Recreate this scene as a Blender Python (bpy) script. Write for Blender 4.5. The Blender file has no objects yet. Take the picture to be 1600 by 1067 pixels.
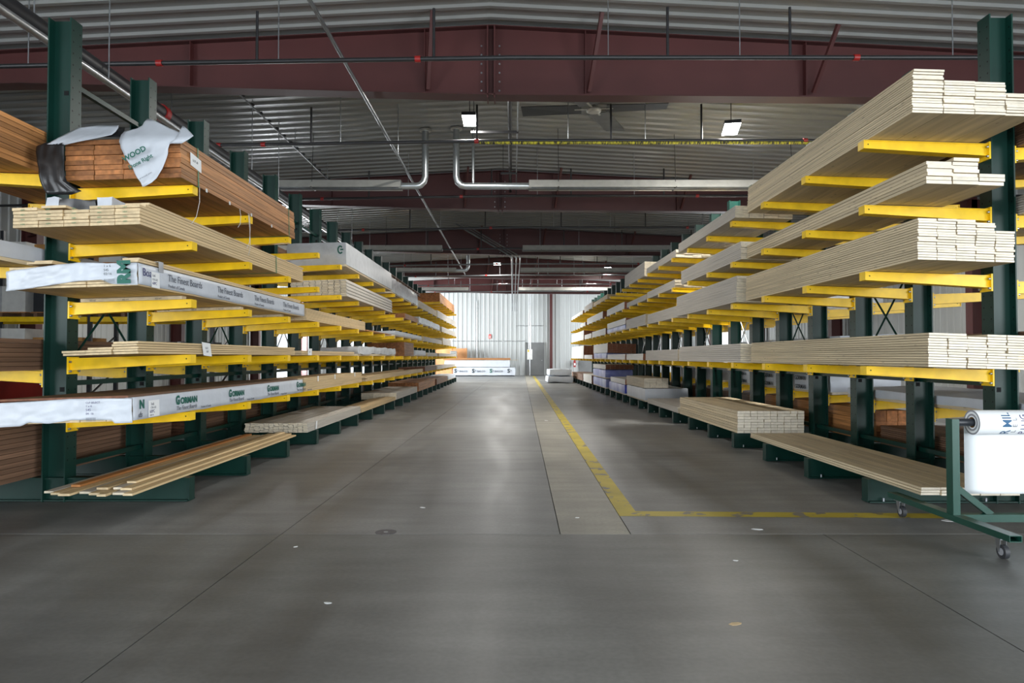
import bpy, math, random
from mathutils import Vector, Matrix, noise
random.seed(11)
R = random.random
def U(a, b): return a + (b - a) * R()
S = bpy.context.scene
COL = S.collection

# ------------------------------------------------------------------ camera, world, daylight, exposure
F, CAMZ, HOR = 1067.0, 1.23, 557.5
cd = bpy.data.cameras.new('camera'); cam = bpy.data.objects.new('camera', cd); COL.objects.link(cam)
cd.sensor_width = 36; cd.lens = 24.0; cd.clip_end = 300
cam.location = (0, 0, CAMZ)
cam.rotation_euler = (math.pi / 2 + math.atan((HOR - 533.5) / F), 0, 0)
S.camera = cam

w = bpy.data.worlds.new('World'); S.world = w; w.use_nodes = True
bg = w.node_tree.nodes['Background']
bg.inputs[0].default_value = (0.80, 0.90, 1.0, 1); bg.inputs[1].default_value = 1.6

def area(name, loc, rot, sx, sy, power, col):
    l = bpy.data.lights.new(name, 'AREA'); l.shape = 'RECTANGLE'; l.size = sx; l.size_y = sy
    l.energy = power; l.color = col
    o = bpy.data.objects.new(name, l); COL.objects.link(o); o.location = loc; o.rotation_euler = rot
    return o
# daylight lamps in door openings; front-left and both right-hand ones are added fill (two behind the camera, one beside it on either hand, one in each side wall near the far end)
area('daylight_front_door', (3.9, -10.95, 2.2), (math.radians(90), 0, 0), 6.4, 4.2, 520, (0.88, 0.95, 1.0))
area('added_daylight_front_left', (-4.6, -10.95, 2.2), (math.radians(90), 0, 0), 5.8, 4.2, 60, (0.86, 0.93, 1.0))  # unseen door, added to lighten the right lumber's aisle sides
area('daylight_left_front_door', (-12.5, -5.2, 2.3), (math.radians(90), 0, math.radians(-90)), 8.4, 4.3, 700, (0.92, 0.96, 1.0))
area('added_daylight_right_front', (12.1, -5.2, 2.2), (math.radians(90), 0, math.radians(90)), 8.4, 4.2, 850, (0.95, 0.97, 1.0))  # unseen door, added to light the left lumber's aisle sides
area('daylight_left_door', (-12.5, 38.9, 2.3), (math.radians(90), 0, math.radians(-90)), 8.6, 4.4, 2300, (0.92, 0.96, 1.0))
area('added_daylight_right_far', (12.1, 39.0, 2.3), (math.radians(90), 0, math.radians(90)), 6.0, 4.0, 800, (0.95, 0.97, 1.0))  # unseen far door, added to bring light in from the right

vs = S.view_settings
vs.view_transform = 'Standard'; vs.look = 'None'; vs.exposure = 0.95; vs.gamma = 1.0
vs.use_curve_mapping = False

# ------------------------------------------------------------------ materials
def lin(c):
    c = c / 255.0
    return c / 12.92 if c <= 0.04045 else ((c + 0.055) / 1.055) ** 2.4
def rgb(r, g, b): return (lin(r), lin(g), lin(b), 1)
def scl(c, k): return (min(c[0]*k, 1), min(c[1]*k, 1), min(c[2]*k, 1), 1)
M = {}
def pm(name, col, rough=0.5, metal=0.0, var=0.12, scale=6.0, stretch=(1, 1, 1), rand=0.0, bump=0.0, col2=None,
       spec=0.5, detail=4.0, emit=None, knots=0.0, coat=0.0):
    m = bpy.data.materials.new(name); m.use_nodes = True
    nt = m.node_tree; N = nt.nodes; Lk = nt.links
    b = N['Principled BSDF']
    b.inputs['Roughness'].default_value = rough; b.inputs['Metallic'].default_value = metal
    b.inputs['Specular IOR Level'].default_value = spec
    if coat: b.inputs['Coat Weight'].default_value = coat
    tc = N.new('ShaderNodeTexCoord'); oi = N.new('ShaderNodeObjectInfo')
    mul = N.new('ShaderNodeVectorMath'); mul.operation = 'SCALE'; mul.inputs[0].default_value = (13.7, 31.1, 7.3)
    Lk.new(oi.outputs['Random'], mul.inputs['Scale'])
    add = N.new('ShaderNodeVectorMath'); add.operation = 'ADD'
    Lk.new(tc.outputs['Object'], add.inputs[0]); Lk.new(mul.outputs[0], add.inputs[1])
    mp = N.new('ShaderNodeMapping'); mp.inputs['Scale'].default_value = stretch
    Lk.new(add.outputs[0], mp.inputs['Vector'])
    nz = N.new('ShaderNodeTexNoise'); nz.inputs['Scale'].default_value = scale; nz.inputs['Detail'].default_value = detail
    Lk.new(mp.outputs[0], nz.inputs['Vector'])
    rp = N.new('ShaderNodeValToRGB')
    rp.color_ramp.elements[0].position = 0.3; rp.color_ramp.elements[1].position = 0.7
    c2 = col2 or scl(col, 1 - 2 * var)
    rp.color_ramp.elements[0].color = c2; rp.color_ramp.elements[1].color = scl(col, 1 + var) if not col2 else col
    Lk.new(nz.outputs['Fac'], rp.inputs['Fac'])
    out = rp.outputs['Color']
    if knots:
        vo = N.new('ShaderNodeTexVoronoi'); vo.inputs['Scale'].default_value = 1.0
        mk = N.new('ShaderNodeMapping'); mk.inputs['Scale'].default_value = (12, 5, 25)
        Lk.new(add.outputs[0], mk.inputs['Vector']); Lk.new(mk.outputs[0], vo.inputs['Vector'])
        kr = N.new('ShaderNodeValToRGB'); kr.color_ramp.elements[0].position = 0.09; kr.color_ramp.elements[1].position = 0.15
        kr.color_ramp.elements[0].color = (knots,) * 3 + (1,); kr.color_ramp.elements[1].color = (0, 0, 0, 1)
        Lk.new(vo.outputs['Distance'], kr.inputs['Fac'])
        mx = N.new('ShaderNodeMix'); mx.data_type = 'RGBA'
        Lk.new(kr.outputs['Color'], mx.inputs[0]); Lk.new(out, mx.inputs[6]); mx.inputs[7].default_value = scl(col, 0.3)
        out = mx.outputs[2]
    if rand:
        hs = N.new('ShaderNodeHueSaturation')
        mr = N.new('ShaderNodeMapRange'); mr.inputs[3].default_value = 1 - rand; mr.inputs[4].default_value = 1 + rand
        Lk.new(oi.outputs['Random'], mr.inputs[0]); Lk.new(mr.outputs[0], hs.inputs['Value'])
        Lk.new(out, hs.inputs['Color']); out = hs.outputs['Color']
    Lk.new(out, b.inputs['Base Color'])
    if bump:
        bp = N.new('ShaderNodeBump'); bp.inputs['Strength'].default_value = bump; bp.inputs['Distance'].default_value = 0.01
        Lk.new(nz.outputs['Fac'], bp.inputs['Height']); Lk.new(bp.outputs[0], b.inputs['Normal'])
    if emit:
        b.inputs['Emission Color'].default_value = emit[0]; b.inputs['Emission Strength'].default_value = emit[1]
    M[name] = m
    return m
GR = (9, 0.5, 22)
pm('pine', rgb(210, 193, 160), 0.62, var=0.11, scale=2.2, stretch=GR, rand=0.15, bump=0.15, knots=0.55)
pm('pine_end', rgb(236, 226, 206), 0.7, var=0.07, scale=18, rand=0.07)
pm('clear', rgb(212, 186, 142), 0.6, var=0.10, scale=2.2, stretch=GR, rand=0.10, bump=0.15)
pm('clear_end', rgb(208, 186, 148), 0.7, var=0.10, scale=25, rand=0.10)
pm('red', rgb(186, 130, 78), 0.62, var=0.24, scale=2.2, stretch=GR, rand=0.32, bump=0.15, knots=0.4)
pm('red_end', rgb(170, 112, 66), 0.7, var=0.22, scale=20, rand=0.32)
pm('brown', rgb(118, 90, 70), 0.65, var=0.18, scale=2.2, stretch=GR, rand=0.2, bump=0.15)
pm('brown_end', rgb(128, 84, 60), 0.7, var=0.2, scale=20, rand=0.2)
pm('grey', rgb(196, 190, 180), 0.6, var=0.07, scale=2.2, stretch=GR, rand=0.06, bump=0.1)
pm('grey_end', rgb(224, 212, 188), 0.7, var=0.08, scale=20, rand=0.08)
pm('primed', rgb(226, 224, 216), 0.5, var=0.04, scale=2, stretch=GR, rand=0.04)
pm('primed_end', rgb(150, 98, 72), 0.7, var=0.15, scale=20, rand=0.15)
pm('orangewood', rgb(182, 122, 66), 0.6, var=0.15, scale=2.2, stretch=GR, rand=0.1)
pm('orangewood_end', rgb(190, 130, 76), 0.7, var=0.15, scale=20)
pm('green_paint', rgb(8, 50, 42), 0.42, var=0.10, scale=2, spec=0.35)
pm('green_light', rgb(22, 72, 60), 0.36, var=0.10, scale=2)
pm('hole', (0.004, 0.005, 0.005, 1), 0.9, var=0)
pm('yellow_paint', rgb(250, 204, 8), 0.42, var=0.07, scale=9, rand=0.05)
pm('zinc', rgb(170, 175, 180), 0.35, metal=0.9, var=0.06)
pm('galv', rgb(205, 208, 210), 0.32, metal=0.85, var=0.06, scale=12)
pm('maroon', rgb(80, 40, 39), 0.5, var=0.08, scale=1.2)
pm('maroon_dark', rgb(74, 37, 36), 0.5, var=0.08, scale=1.2)
pm('pipe_black', rgb(40, 40, 42), 0.42, metal=0.0, var=0.1)
pm('pipe_grey', rgb(120, 124, 126), 0.35, metal=0.6, var=0.1)
pm('red_coupling', rgb(150, 34, 32), 0.4, var=0.05)
pm('ceiling_metal', rgb(148, 150, 148), 0.19, var=0.04, scale=0.6, spec=0.6)
pm('wall_metal', rgb(186, 190, 189), 0.5, var=0.05, scale=0.5, stretch=(4, 4, 0.4))
pm('door_grey', rgb(112, 114, 114), 0.5, var=0.03)
pm('wrap_white', rgb(202, 208, 216), 0.42, var=0.04, scale=6, bump=0.6)
pm('wrap_grey', rgb(188, 191, 194), 0.36, var=0.06, scale=7, bump=0.8)
pm('wrap_clear', rgb(184, 186, 189), 0.22, var=0.12, scale=7, bump=0.9)
pm('wrap_blue', rgb(44, 66, 186), 0.35, var=0.2, scale=1.5, col2=rgb(196, 206, 240))
pm('tarp_black', rgb(30, 31, 33), 0.35, var=0.2, scale=6, bump=0.4)
pm('paper', rgb(236, 238, 238), 0.6, var=0.03)
pm('paper_roll', rgb(240, 244, 246), 0.45, var=0.01)
pm('ink_green', rgb(24, 98, 84), 0.6, var=0.04)
pm('ink_grey', rgb(92, 98, 110), 0.6, var=0.05)
pm('ink_dark', rgb(36, 50, 58), 0.6, var=0.05)
pm('ink_purple', rgb(64, 66, 116), 0.6, var=0.05)
pm('ink_blue', rgb(40, 92, 130), 0.6, var=0.05)
pm('strap_green', rgb(70, 128, 90), 0.5, var=0.05)
pm('strap_white', rgb(214, 216, 214), 0.5, var=0.05)
pm('rubber', rgb(52, 54, 58), 0.55, var=0.1)
pm('hub_grey', rgb(150, 152, 158), 0.45, var=0.05)
pm('fan_dark', rgb(40, 44, 50), 0.4, var=0.1)
pm('steel_silver', rgb(186, 192, 194), 0.28, metal=0.8, var=0.08)
pm('hood', rgb(196, 196, 190), 0.35, metal=0.5, var=0.06)
pm('caution', rgb(196, 186, 40), 0.5, scale=14, stretch=(3, 1, 1), col2=rgb(24, 24, 22), detail=0)
pm('lamp_face', rgb(255, 255, 255), 0.5, var=0, emit=((1.0, 0.98, 0.94, 1), 28.0))
pm('red_paint', rgb(150, 40, 34), 0.45, var=0.12, scale=2)
pm('cardboard', rgb(190, 140, 80), 0.8, var=0.1)
pm('sign_red', rgb(206, 60, 48), 0.5, var=0.02)
pm('box_white', rgb(226, 226, 222), 0.6, var=0.05, rand=0.06)
pm('plywood', rgb(206, 150, 100), 0.65, var=0.12, scale=3)
pm('drain_metal', rgb(96, 94, 98), 0.5, metal=0.4, var=0.2, scale=30)
pm('teal_wrap', rgb(60, 150, 140), 0.4, var=0.1)

def concrete(name, base, k):
    m = bpy.data.materials.new(name); m.use_nodes = True
    nt = m.node_tree; N = nt.nodes; Lk = nt.links; b = N['Principled BSDF']
    g = N.new('ShaderNodeNewGeometry')
    def nz(scale, st, det=5):
        mp = N.new('ShaderNodeMapping'); mp.inputs['Scale'].default_value = st
        Lk.new(g.outputs['Position'], mp.inputs['Vector'])
        n = N.new('ShaderNodeTexNoise'); n.inputs['Scale'].default_value = scale; n.inputs['Detail'].default_value = det
        Lk.new(mp.outputs[0], n.inputs['Vector']); return n
    a = nz(0.55, (1, 1, 1)); c = nz(1.6, (1.6, 0.22, 1)); d = nz(38, (1, 1, 1), 3)
    ra = N.new('ShaderNodeValToRGB'); ra.color_ramp.elements[0].position = 0.32; ra.color_ramp.elements[1].position = 0.7
    ra.color_ramp.elements[0].color = scl(base, 0.74); ra.color_ramp.elements[1].color = scl(base, 1.16)
    Lk.new(a.outputs['Fac'], ra.inputs['Fac'])
    def mixmul(src, fac_node, lo, hi, p0=0.35, p1=0.65):
        r = N.new('ShaderNodeMapRange'); r.inputs[1].default_value = p0; r.inputs[2].default_value = p1
        r.inputs[3].default_value = lo; r.inputs[4].default_value = hi
        Lk.new(fac_node.outputs['Fac'], r.inputs[0])
        x = N.new('ShaderNodeVectorMath'); x.operation = 'SCALE'
        Lk.new(src, x.inputs[0]); Lk.new(r.outputs[0], x.inputs['Scale']); return x.outputs[0]
    o = mixmul(ra.outputs['Color'], c, 0.78, 1.14)
    e_ = nz(2.4, (0.5, 2.2, 1), 7); o = mixmul(o, e_, 0.88, 1.10)
    o = mixmul(o, d, 0.93, 1.06)
    Lk.new(o, b.inputs['Base Color'])
    rr = N.new('ShaderNodeMapRange'); rr.inputs[1].default_value = 0.3; rr.inputs[2].default_value = 0.7
    rr.inputs[3].default_value = 0.44 * k; rr.inputs[4].default_value = 0.62 * k; b.inputs['Specular IOR Level'].default_value = 0.42
    Lk.new(c.outputs['Fac'], rr.inputs[0]); Lk.new(rr.outputs[0], b.inputs['Roughness'])
    bp = N.new('ShaderNodeBump'); bp.inputs['Strength'].default_value = 0.08; bp.inputs['Distance'].default_value = 0.004
    Lk.new(d.outputs['Fac'], bp.inputs['Height']); Lk.new(bp.outputs[0], b.inputs['Normal'])
    M[name] = m
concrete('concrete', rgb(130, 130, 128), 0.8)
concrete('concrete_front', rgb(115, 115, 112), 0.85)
concrete('concrete_patch', rgb(152, 148, 136), 0.95)
concrete('concrete_joint', rgb(58, 56, 52), 1.6)
def line_paint():
    m = pm('yellow_line', rgb(186, 166, 54), 0.6, var=0.1, scale=3)
    nt = m.node_tree; N = nt.nodes; Lk = nt.links; b = N['Principled BSDF']
    g = N.new('ShaderNodeNewGeometry'); n = N.new('ShaderNodeTexNoise'); n.inputs['Scale'].default_value = 5.5
    n.inputs['Detail'].default_value = 8; Lk.new(g.outputs['Position'], n.inputs['Vector'])
    r = N.new('ShaderNodeValToRGB'); r.color_ramp.elements[0].position = 0.575; r.color_ramp.elements[1].position = 0.60
    mx = N.new('ShaderNodeMix'); mx.data_type = 'RGBA'
    Lk.new(n.outputs['Fac'], r.inputs['Fac']); Lk.new(r.outputs['Color'], mx.inputs[0])
    src = b.inputs['Base Color'].links[0].from_socket
    Lk.new(src, mx.inputs[6]); mx.inputs[7].default_value = rgb(126, 120, 108)
    Lk.new(mx.outputs[2], b.inputs['Base Color'])
line_paint()

# ------------------------------------------------------------------ mesh helpers
class MB:
    def __init__(s): s.v = []; s.f = []; s.m = []; s.s = []
    def add(s, vs_, fs, mi=0, sm=False):
        b = len(s.v); s.v += [tuple(p) for p in vs_]
        for f in fs: s.f.append([i + b for i in f]); s.m.append(mi); s.s.append(sm)
    def hexa(s, p, mi=0, mend=None):
        s.add(p, [(0, 3, 2, 1), (4, 5, 6, 7), (1, 2, 6, 5), (0, 4, 7, 3)], mi)
        s.add(p, [(0, 1, 5, 4), (2, 3, 7, 6)], mi if mend is None else mend)
    def box(s, x0, x1, y0, y1, z0, z1, mi=0, mend=None):
        s.hexa([(x0, y0, z0), (x1, y0, z0), (x1, y1, z0), (x0, y1, z0), (x0, y0, z1), (x1, y0, z1), (x1, y1, z1), (x0, y1, z1)], mi, mend)
    def bar(s, a, b, wx, wz, mi=0, up=(0, 0, 1)):
        a = Vector(a); b = Vector(b); d = (b - a).normalized(); u = Vector(up)
        if abs(d.dot(u)) > 0.95: u = Vector((1, 0, 0))
        x = d.cross(u).normalized() * (wx / 2); z = x.cross(d).normalized() * (wz / 2)
        s.hexa([a - x - z, a + x - z, b + x - z, b - x - z, a - x + z, a + x + z, b + x + z, b - x + z], mi)
    def path(s, pts, r, n=10, mi=0, caps=True):
        P = [Vector(p) for p in pts]; rings = []
        d0 = (P[1] - P[0]).normalized()
        u = Vector((0, 0, 1)) if abs(d0.z) < 0.9 else Vector((1, 0, 0))
        x = d0.cross(u).normalized()
        for i, p in enumerate(P):
            d = (P[min(i + 1, len(P) - 1)] - P[max(i - 1, 0)]).normalized()
            x = (x - d * x.dot(d)).normalized(); y = d.cross(x)
            rr = r[i] if isinstance(r, (list, tuple)) else r
            rings.append([p + (x * math.cos(t) + y * math.sin(t)) * rr for t in [2 * math.pi * k / n for k in range(n)]])
        vv = [p for g in rings for p in g]; ff = []
        for i in range(len(P) - 1):
            for k in range(n):
                a = i * n + k; b = i * n + (k + 1) % n
                ff.append((a, b, b + n, a + n))
        s.add(vv, ff, mi, True)
        if caps:
            s.add(rings[0], [tuple(reversed(range(n)))], mi); s.add(rings[-1], [tuple(range(n))], mi)
    def cyl(s, a, b, r, n=12, mi=0): s.path([a, b], r, n, mi)
    def sheet(s, rows, mi=0, sm=True):
        n = len(rows[0]); vv = [p for r_ in rows for p in r_]
        ff = [(i * n + k, i * n + k + 1, (i + 1) * n + k + 1, (i + 1) * n + k) for i in range(len(rows) - 1) for k in range(n - 1)]
        s.add(vv, ff, mi, sm)
    def mesh(s, name, mats):
        me = bpy.data.meshes.new(name); me.from_pydata(s.v, [], s.f)
        for m in mats: me.materials.append(M[m] if isinstance(m, str) else m)
        me.polygons.foreach_set('material_index', s.m); me.polygons.foreach_set('use_smooth', s.s)
        me.update(); return me
    def build(s, name, mats, parent=None, loc=None, rot=None):
        return obj(name, s.mesh(name, [mats] if isinstance(mats, str) else mats), parent, loc, rot)
def obj(name, me, parent=None, loc=None, rot=None):
    o = bpy.data.objects.new(name, me); COL.objects.link(o)
    if parent is not None: o.parent = parent
    if loc is not None: o.location = loc
    if rot is not None: o.rotation_euler = rot
    return o
def tag(o, label=None, cat=None, group=None, kind=None):
    if label: o['label'] = label
    if cat: o['category'] = cat
    if group: o['group'] = group
    if kind: o['kind'] = kind
    return o
def empty(name, loc=(0, 0, 0), rot=None, **k):
    o = bpy.data.objects.new(name, None); COL.objects.link(o); o.location = loc; o.empty_display_size = 0.1
    if rot is not None: o.rotation_euler = rot
    return tag(o, **k)
def struct(o, label=None): return tag(o, label, None, None, 'structure')
TX = {}
def lettering(parent, text, size, loc, axes, mat, shear=0.0, bold=0.0, xs=1.0, name='lettering'):
    key = (text, round(size, 4), shear, bold, mat, xs)
    if key not in TX:
        cu = bpy.data.curves.new('t', 'FONT'); cu.body = text; cu.size = size; cu.shear = shear; cu.offset = bold; cu.extrude = 0.0004
        cu.resolution_u = 3
        t = bpy.data.objects.new('t', cu); COL.objects.link(t)
        dg = bpy.context.evaluated_depsgraph_get(); me = bpy.data.meshes.new_from_object(t.evaluated_get(dg))
        bpy.data.objects.remove(t)
        if xs != 1.0:
            for v in me.vertices: v.co.x *= xs
        me.materials.clear(); me.materials.append(M[mat]); TX[key] = me
    o = obj(name, TX[key], parent)
    a, b, c = [Vector(v) for v in axes]
    mt = Matrix((a, b, c)).transposed().to_4x4(); mt.translation = Vector(loc)
    o.matrix_local = mt
    return o
AISLE_L = ((0, 1, 0), (0, 0, 1), (1, 0, 0))      # side face of the left rack, read from the aisle
ENDF = ((1, 0, 0), (0, 0, 1), (0, -1, 0))        # end face towards the camera
def lump(w_, l, h, amp, seg=0.12, bottom=True, freq=3.0, sd=0.0, x0=0.0):
    mb = MB()
    def g(o_, a, b, na, nb):
        rows = []
        for i in range(na + 1):
            r_ = []
            for k in range(nb + 1):
                p = Vector(o_) + Vector(a) * (i / na) + Vector(b) * (k / nb)
                q = p * freq + Vector((sd, sd * 2, sd))
                dv = noise.noise_vector(q) * amp + noise.noise_vector(q * 3.1) * amp * 0.4
                c_ = Vector((x0 + w_ / 2, l / 2, h / 2)); e = p - c_
                t = (abs(e.x) / (w_ / 2)) ** 8 + (abs(e.y) / (l / 2)) ** 30 + (abs(e.z) / (h / 2)) ** 8
                p = c_ + e * (1 - 0.012 * max(0, t - 1))
                r_.append(p + dv)
            rows.append(r_)
        mb.sheet(rows)
    nx = max(3, int(w_ / seg)); ny = max(4, int(l / (seg * 1.6))); nz_ = max(3, int(h / seg) + 1)
    g((x0, 0, 0), (0, 0, h), (w_, 0, 0), nz_, nx); g((x0, l, 0), (w_, 0, 0), (0, 0, h), nx, nz_)
    g((x0, 0, 0), (0, l, 0), (0, 0, h), ny, nz_); g((x0 + w_, 0, 0), (0, 0, h), (0, l, 0), nz_, ny)
    g((x0, 0, h), (0, l, 0), (w_, 0, 0), ny, nx)
    if bottom: g((x0, 0, 0), (w_, 0, 0), (0, l, 0), nx, ny)
    return mb
ORD = ['first', 'second', 'third', 'fourth', 'fifth', 'sixth', 'seventh', 'eighth', 'ninth', 'tenth', 'eleventh', 'twelfth']

# ------------------------------------------------------------------ the building
XL, XR, YB, YF, RX = -12.6, 12.2, -11.0, 45.5, -0.3
RZ, SL = 6.02, 0.052
def roofz(x): return RZ - SL * abs(x - RX)
# floor: base in the joints, slabs on top
mb = MB(); mb.box(XL - 1, XR + 1, YB - 3, YF + 0.5, -0.2, -0.012)
flr = struct(mb.build('floor', 'concrete_joint'), 'grey concrete floor slab with saw-cut joints')
SK = 0.0125
def fx(x, y): return x + SK * y
ycuts = [YB - 3, -4, 0.6, 4.77, 8.95, 12.7, 17.4, 22, 27, 32, 37.5, YF + 0.4]
xcuts = [XL - 1, -6.2, -1.66, 0.275, 0.765, 2.1, 6.2, XR + 1]
g_ = 0.0035
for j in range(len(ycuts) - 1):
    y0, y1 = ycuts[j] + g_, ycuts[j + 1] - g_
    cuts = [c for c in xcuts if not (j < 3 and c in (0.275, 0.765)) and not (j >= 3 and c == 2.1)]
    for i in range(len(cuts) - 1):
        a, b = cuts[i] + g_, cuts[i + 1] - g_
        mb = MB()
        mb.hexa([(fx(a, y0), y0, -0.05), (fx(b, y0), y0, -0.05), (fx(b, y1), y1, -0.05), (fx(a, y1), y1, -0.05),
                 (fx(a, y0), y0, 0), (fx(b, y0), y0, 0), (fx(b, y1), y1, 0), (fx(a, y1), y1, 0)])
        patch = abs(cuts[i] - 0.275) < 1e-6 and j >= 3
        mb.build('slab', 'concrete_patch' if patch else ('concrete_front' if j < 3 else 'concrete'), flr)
# yellow floor lines (paint film)
mb = MB(); n = 60
rows = [[], [], [], []]
for k in range(n + 1):
    y = 5.30 + (43.5 - 5.30) * k / n
    for q, x in ((0, 0.765), (1, 0.915)): rows[q].append((fx(x, y) , y, 0.0012))
mb.sheet([rows[0], rows[1]], 0, False)
o = mb.build('yellow_line', 'yellow_line'); tag(o, 'long worn yellow line painted down the aisle floor', 'floor line', 'painted floor lines', 'thing')
mb = MB(); mb.sheet([[(fx(0.915, 5.3), 5.30, 0.0012), (3.6, 5.22, 0.0012)], [(fx(0.915, 5.3), 5.47, 0.0012), (3.6, 5.38, 0.0012)]], 0, False)
o = mb.build('yellow_line', 'yellow_line'); tag(o, 'short yellow line painted across the floor towards the paper cart', 'floor line', 'painted floor lines', 'thing')
# ceiling: ribbed liner panels running from ridge to eaves
prof = []; y = YB - 0.2; p = 0.305
while y < YF + 0.3:
    prof += [(y, 0), (y + 0.19, 0), (y + 0.215, -0.034), (y + 0.28, -0.034)]; y += p
mb = MB()
xs_ = [XL - 0.3, RX, XR + 0.3]
mb.sheet([[(x, y, roofz(x) + z) for (y, z) in prof] for x in xs_], 0, False)
mb.sheet([[(x, y, roofz(x) + 0.12) for y in (YB - 0.2, YF + 0.3)] for x in reversed(xs_)], 0, False)
struct(mb.build('ceiling', 'ceiling_metal'), 'pale ribbed metal roof liner')
def ribbed(a, b, z0, z1, axis, at_, inward, pitch=0.3, dep=0.03):
    pts = []; t = a
    while t < b - 1e-4:
        pts += [(t, 0), (min(t + pitch * .62, b), 0), (min(t + pitch * .70, b), dep), (min(t + pitch * .92, b), dep)]; t += pitch
    pts.append((b, 0)); m_ = MB()
    f_ = (lambda t, q, z: (t, at_ + inward * q, z)) if axis == 'x' else (lambda t, q, z: (at_ + inward * q, t, z))
    m_.sheet([[f_(t, q, z0) for t, q in pts], [f_(t, q, z1) for t, q in pts]], 0, False)
    lo, hi = (f_(a, -0.12, z0), f_(b, -0.02, z1))
    m_.box(min(lo[0], hi[0]), max(lo[0], hi[0]), min(lo[1], hi[1]), max(lo[1], hi[1]), z0, z1)
    return m_
struct(ribbed(XL, XR, 0, 6.05, 'x', YF, -1).build('wall_far', 'wall_metal'), 'white ribbed metal end wall')
# seams between wall panels
wl = MB(); parts = [ribbed(YB, -9.5, 0, 5.6, 'y', XL, 1), ribbed(-9.5, -.9, 4.55, 5.6, 'y', XL, 1), ribbed(-.9, 34.4, 0, 5.6, 'y', XL, 1), ribbed(43.4, YF, 0, 5.6, 'y', XL, 1), ribbed(34.4, 43.4, 4.6, 5.6, 'y', XL, 1)]
for q in parts: wl.add(q.v, q.f)
struct(wl.build('wall_left', 'wall_metal'), 'white ribbed side wall with open loading doors')
wr = MB(); parts = [ribbed(YB, -9.5, 0, 5.6, 'y', XR, -1), ribbed(-9.5, -.9, 4.4, 5.6, 'y', XR, -1), ribbed(-.9, 36, 0, 5.6, 'y', XR, -1), ribbed(42, YF, 0, 5.6, 'y', XR, -1), ribbed(36, 42, 4.3, 5.6, 'y', XR, -1)]  # both door openings added for the fill daylight
for q in parts: wr.add(q.v, q.f)
struct(wr.build('wall_right', 'wall_metal'), 'white ribbed side wall behind the right rack')
wb = MB(); parts = [ribbed(XL, -7.6, 0, 6.05, 'x', YB, 1), ribbed(-7.6, -1.6, 4.4, 6.05, 'x', YB, 1), ribbed(-1.6, 0.6, 0, 6.05, 'x', YB, 1), ribbed(7.2, XR, 0, 6.05, 'x', YB, 1), ribbed(0.6, 7.2, 4.4, 6.05, 'x', YB, 1)]  # left-hand opening added for the fill daylight
for q in parts: wb.add(q.v, q.f)
struct(wb.build('wall_back', 'wall_metal'), 'white ribbed wall behind the viewer with an open door and an added daylight opening')

# roof frames
LOW = [(-12.3, 4.3), (-9.4, 5.08), (-7, 5.15), (RX, 4.98), (6.8, 4.93), (9.2, 4.9), (11.9, 4.2)]
FR = [-5.48, 2.14, 9.76, 17.38, 25.0, 32.6, 40.2]
for i, fy in enumerate(FR):
    root = empty('roof_beam', (0, fy, 0), kind='structure', label='dark red steel roof beam, %s' % ['behind the viewer', 'overhead out of view', 'nearest in view', 'second in view', 'third in view', 'fourth in view', 'farthest in view'][i])
    web = MB()
    for k in range(len(LOW) - 1):
        (x0, z0), (x1, z1) = LOW[k], LOW[k + 1]
        web.hexa([(x0, -.006, z0), (x1, -.006, z1), (x1, .006, z1), (x0, .006, z0),
                  (x0, -.006, roofz(x0) - .04), (x1, -.006, roofz(x1) - .04), (x1, .006, roofz(x1) - .04), (x0, .006, roofz(x0) - .04)])
    web.build('web', 'maroon', root)
    fl = MB(); ft = MB()
    for k in range(len(LOW) - 1):
        (x0, z0), (x1, z1) = LOW[k], LOW[k + 1]
        fl.hexa([(x0, -.13, z0 - .02), (x1, -.13, z1 - .02), (x1, .13, z1 - .02), (x0, .13, z0 - .02), (x0, -.13, z0), (x1, -.13, z1), (x1, .13, z1), (x0, .13, z0)])
        a0, a1 = roofz(x0) - .04, roofz(x1) - .04
        ft.hexa([(x0, -.11, a0 - .014), (x1, -.11, a1 - .014), (x1, .11, a1 - .014), (x0, .11, a0 - .014), (x0, -.11, a0), (x1, -.11, a1), (x1, .11, a1), (x0, .11, a0)])
    fl.build('bottom_flange', 'maroon_dark', root); ft.build('top_flange', 'maroon_dark', root)
    def lowz(x):
        for k in range(len(LOW) - 1):
            if LOW[k][0] <= x <= LOW[k + 1][0]:
                t = (x - LOW[k][0]) / (LOW[k + 1][0] - LOW[k][0]); return LOW[k][1] + t * (LOW[k + 1][1] - LOW[k][1])
    for x in (RX - .06, RX + .04):                      # splice plates at the ridge
        m_ = MB(); m_.box(x, x + .02, -.13, .13, lowz(x) - .06, roofz(x) - .05); m_.build('splice_plate', 'maroon', root)
    if i <= 4:
        m_ = MB()
        for sx in (-.14, .12):
            for q in range(6): m_.cyl((RX + sx, -.02, 5.06 + .13 * q), (RX + sx, -.004, 5.06 + .13 * q), .014, 6)
        tag(m_.build('bolts', 'zinc', root), kind='stuff')
    for x in (-9.4, -4.6, -1.25, 1.05, 4.2, 9.2):       # web stiffeners and flange braces
        m_ = MB(); m_.box(x - .005, x + .005, -.11, -.006, lowz(x), roofz(x) - .06); m_.build('stiffener', 'maroon', root)
    for x in (-1.2, 1.1, 4.3):
        m_ = MB(); m_.bar((x, -.10, lowz(x) + .05), (x + .12, -.62, roofz(x) - .05), .05, .05); m_.build('flange_brace', 'maroon', root)
    for sx, x in ((-1, -12.25), (1, 11.85)):
        m_ = MB(); m_.box(x - .2, x - .18, -.13, .13, 0, 5.25); m_.box(x + .18, x + .2, -.13, .13, 0, 5.25); m_.box(x - .18, x + .18, -.006, .006, 0, 5.25)
        m_.build('column', 'maroon', root)
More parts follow.
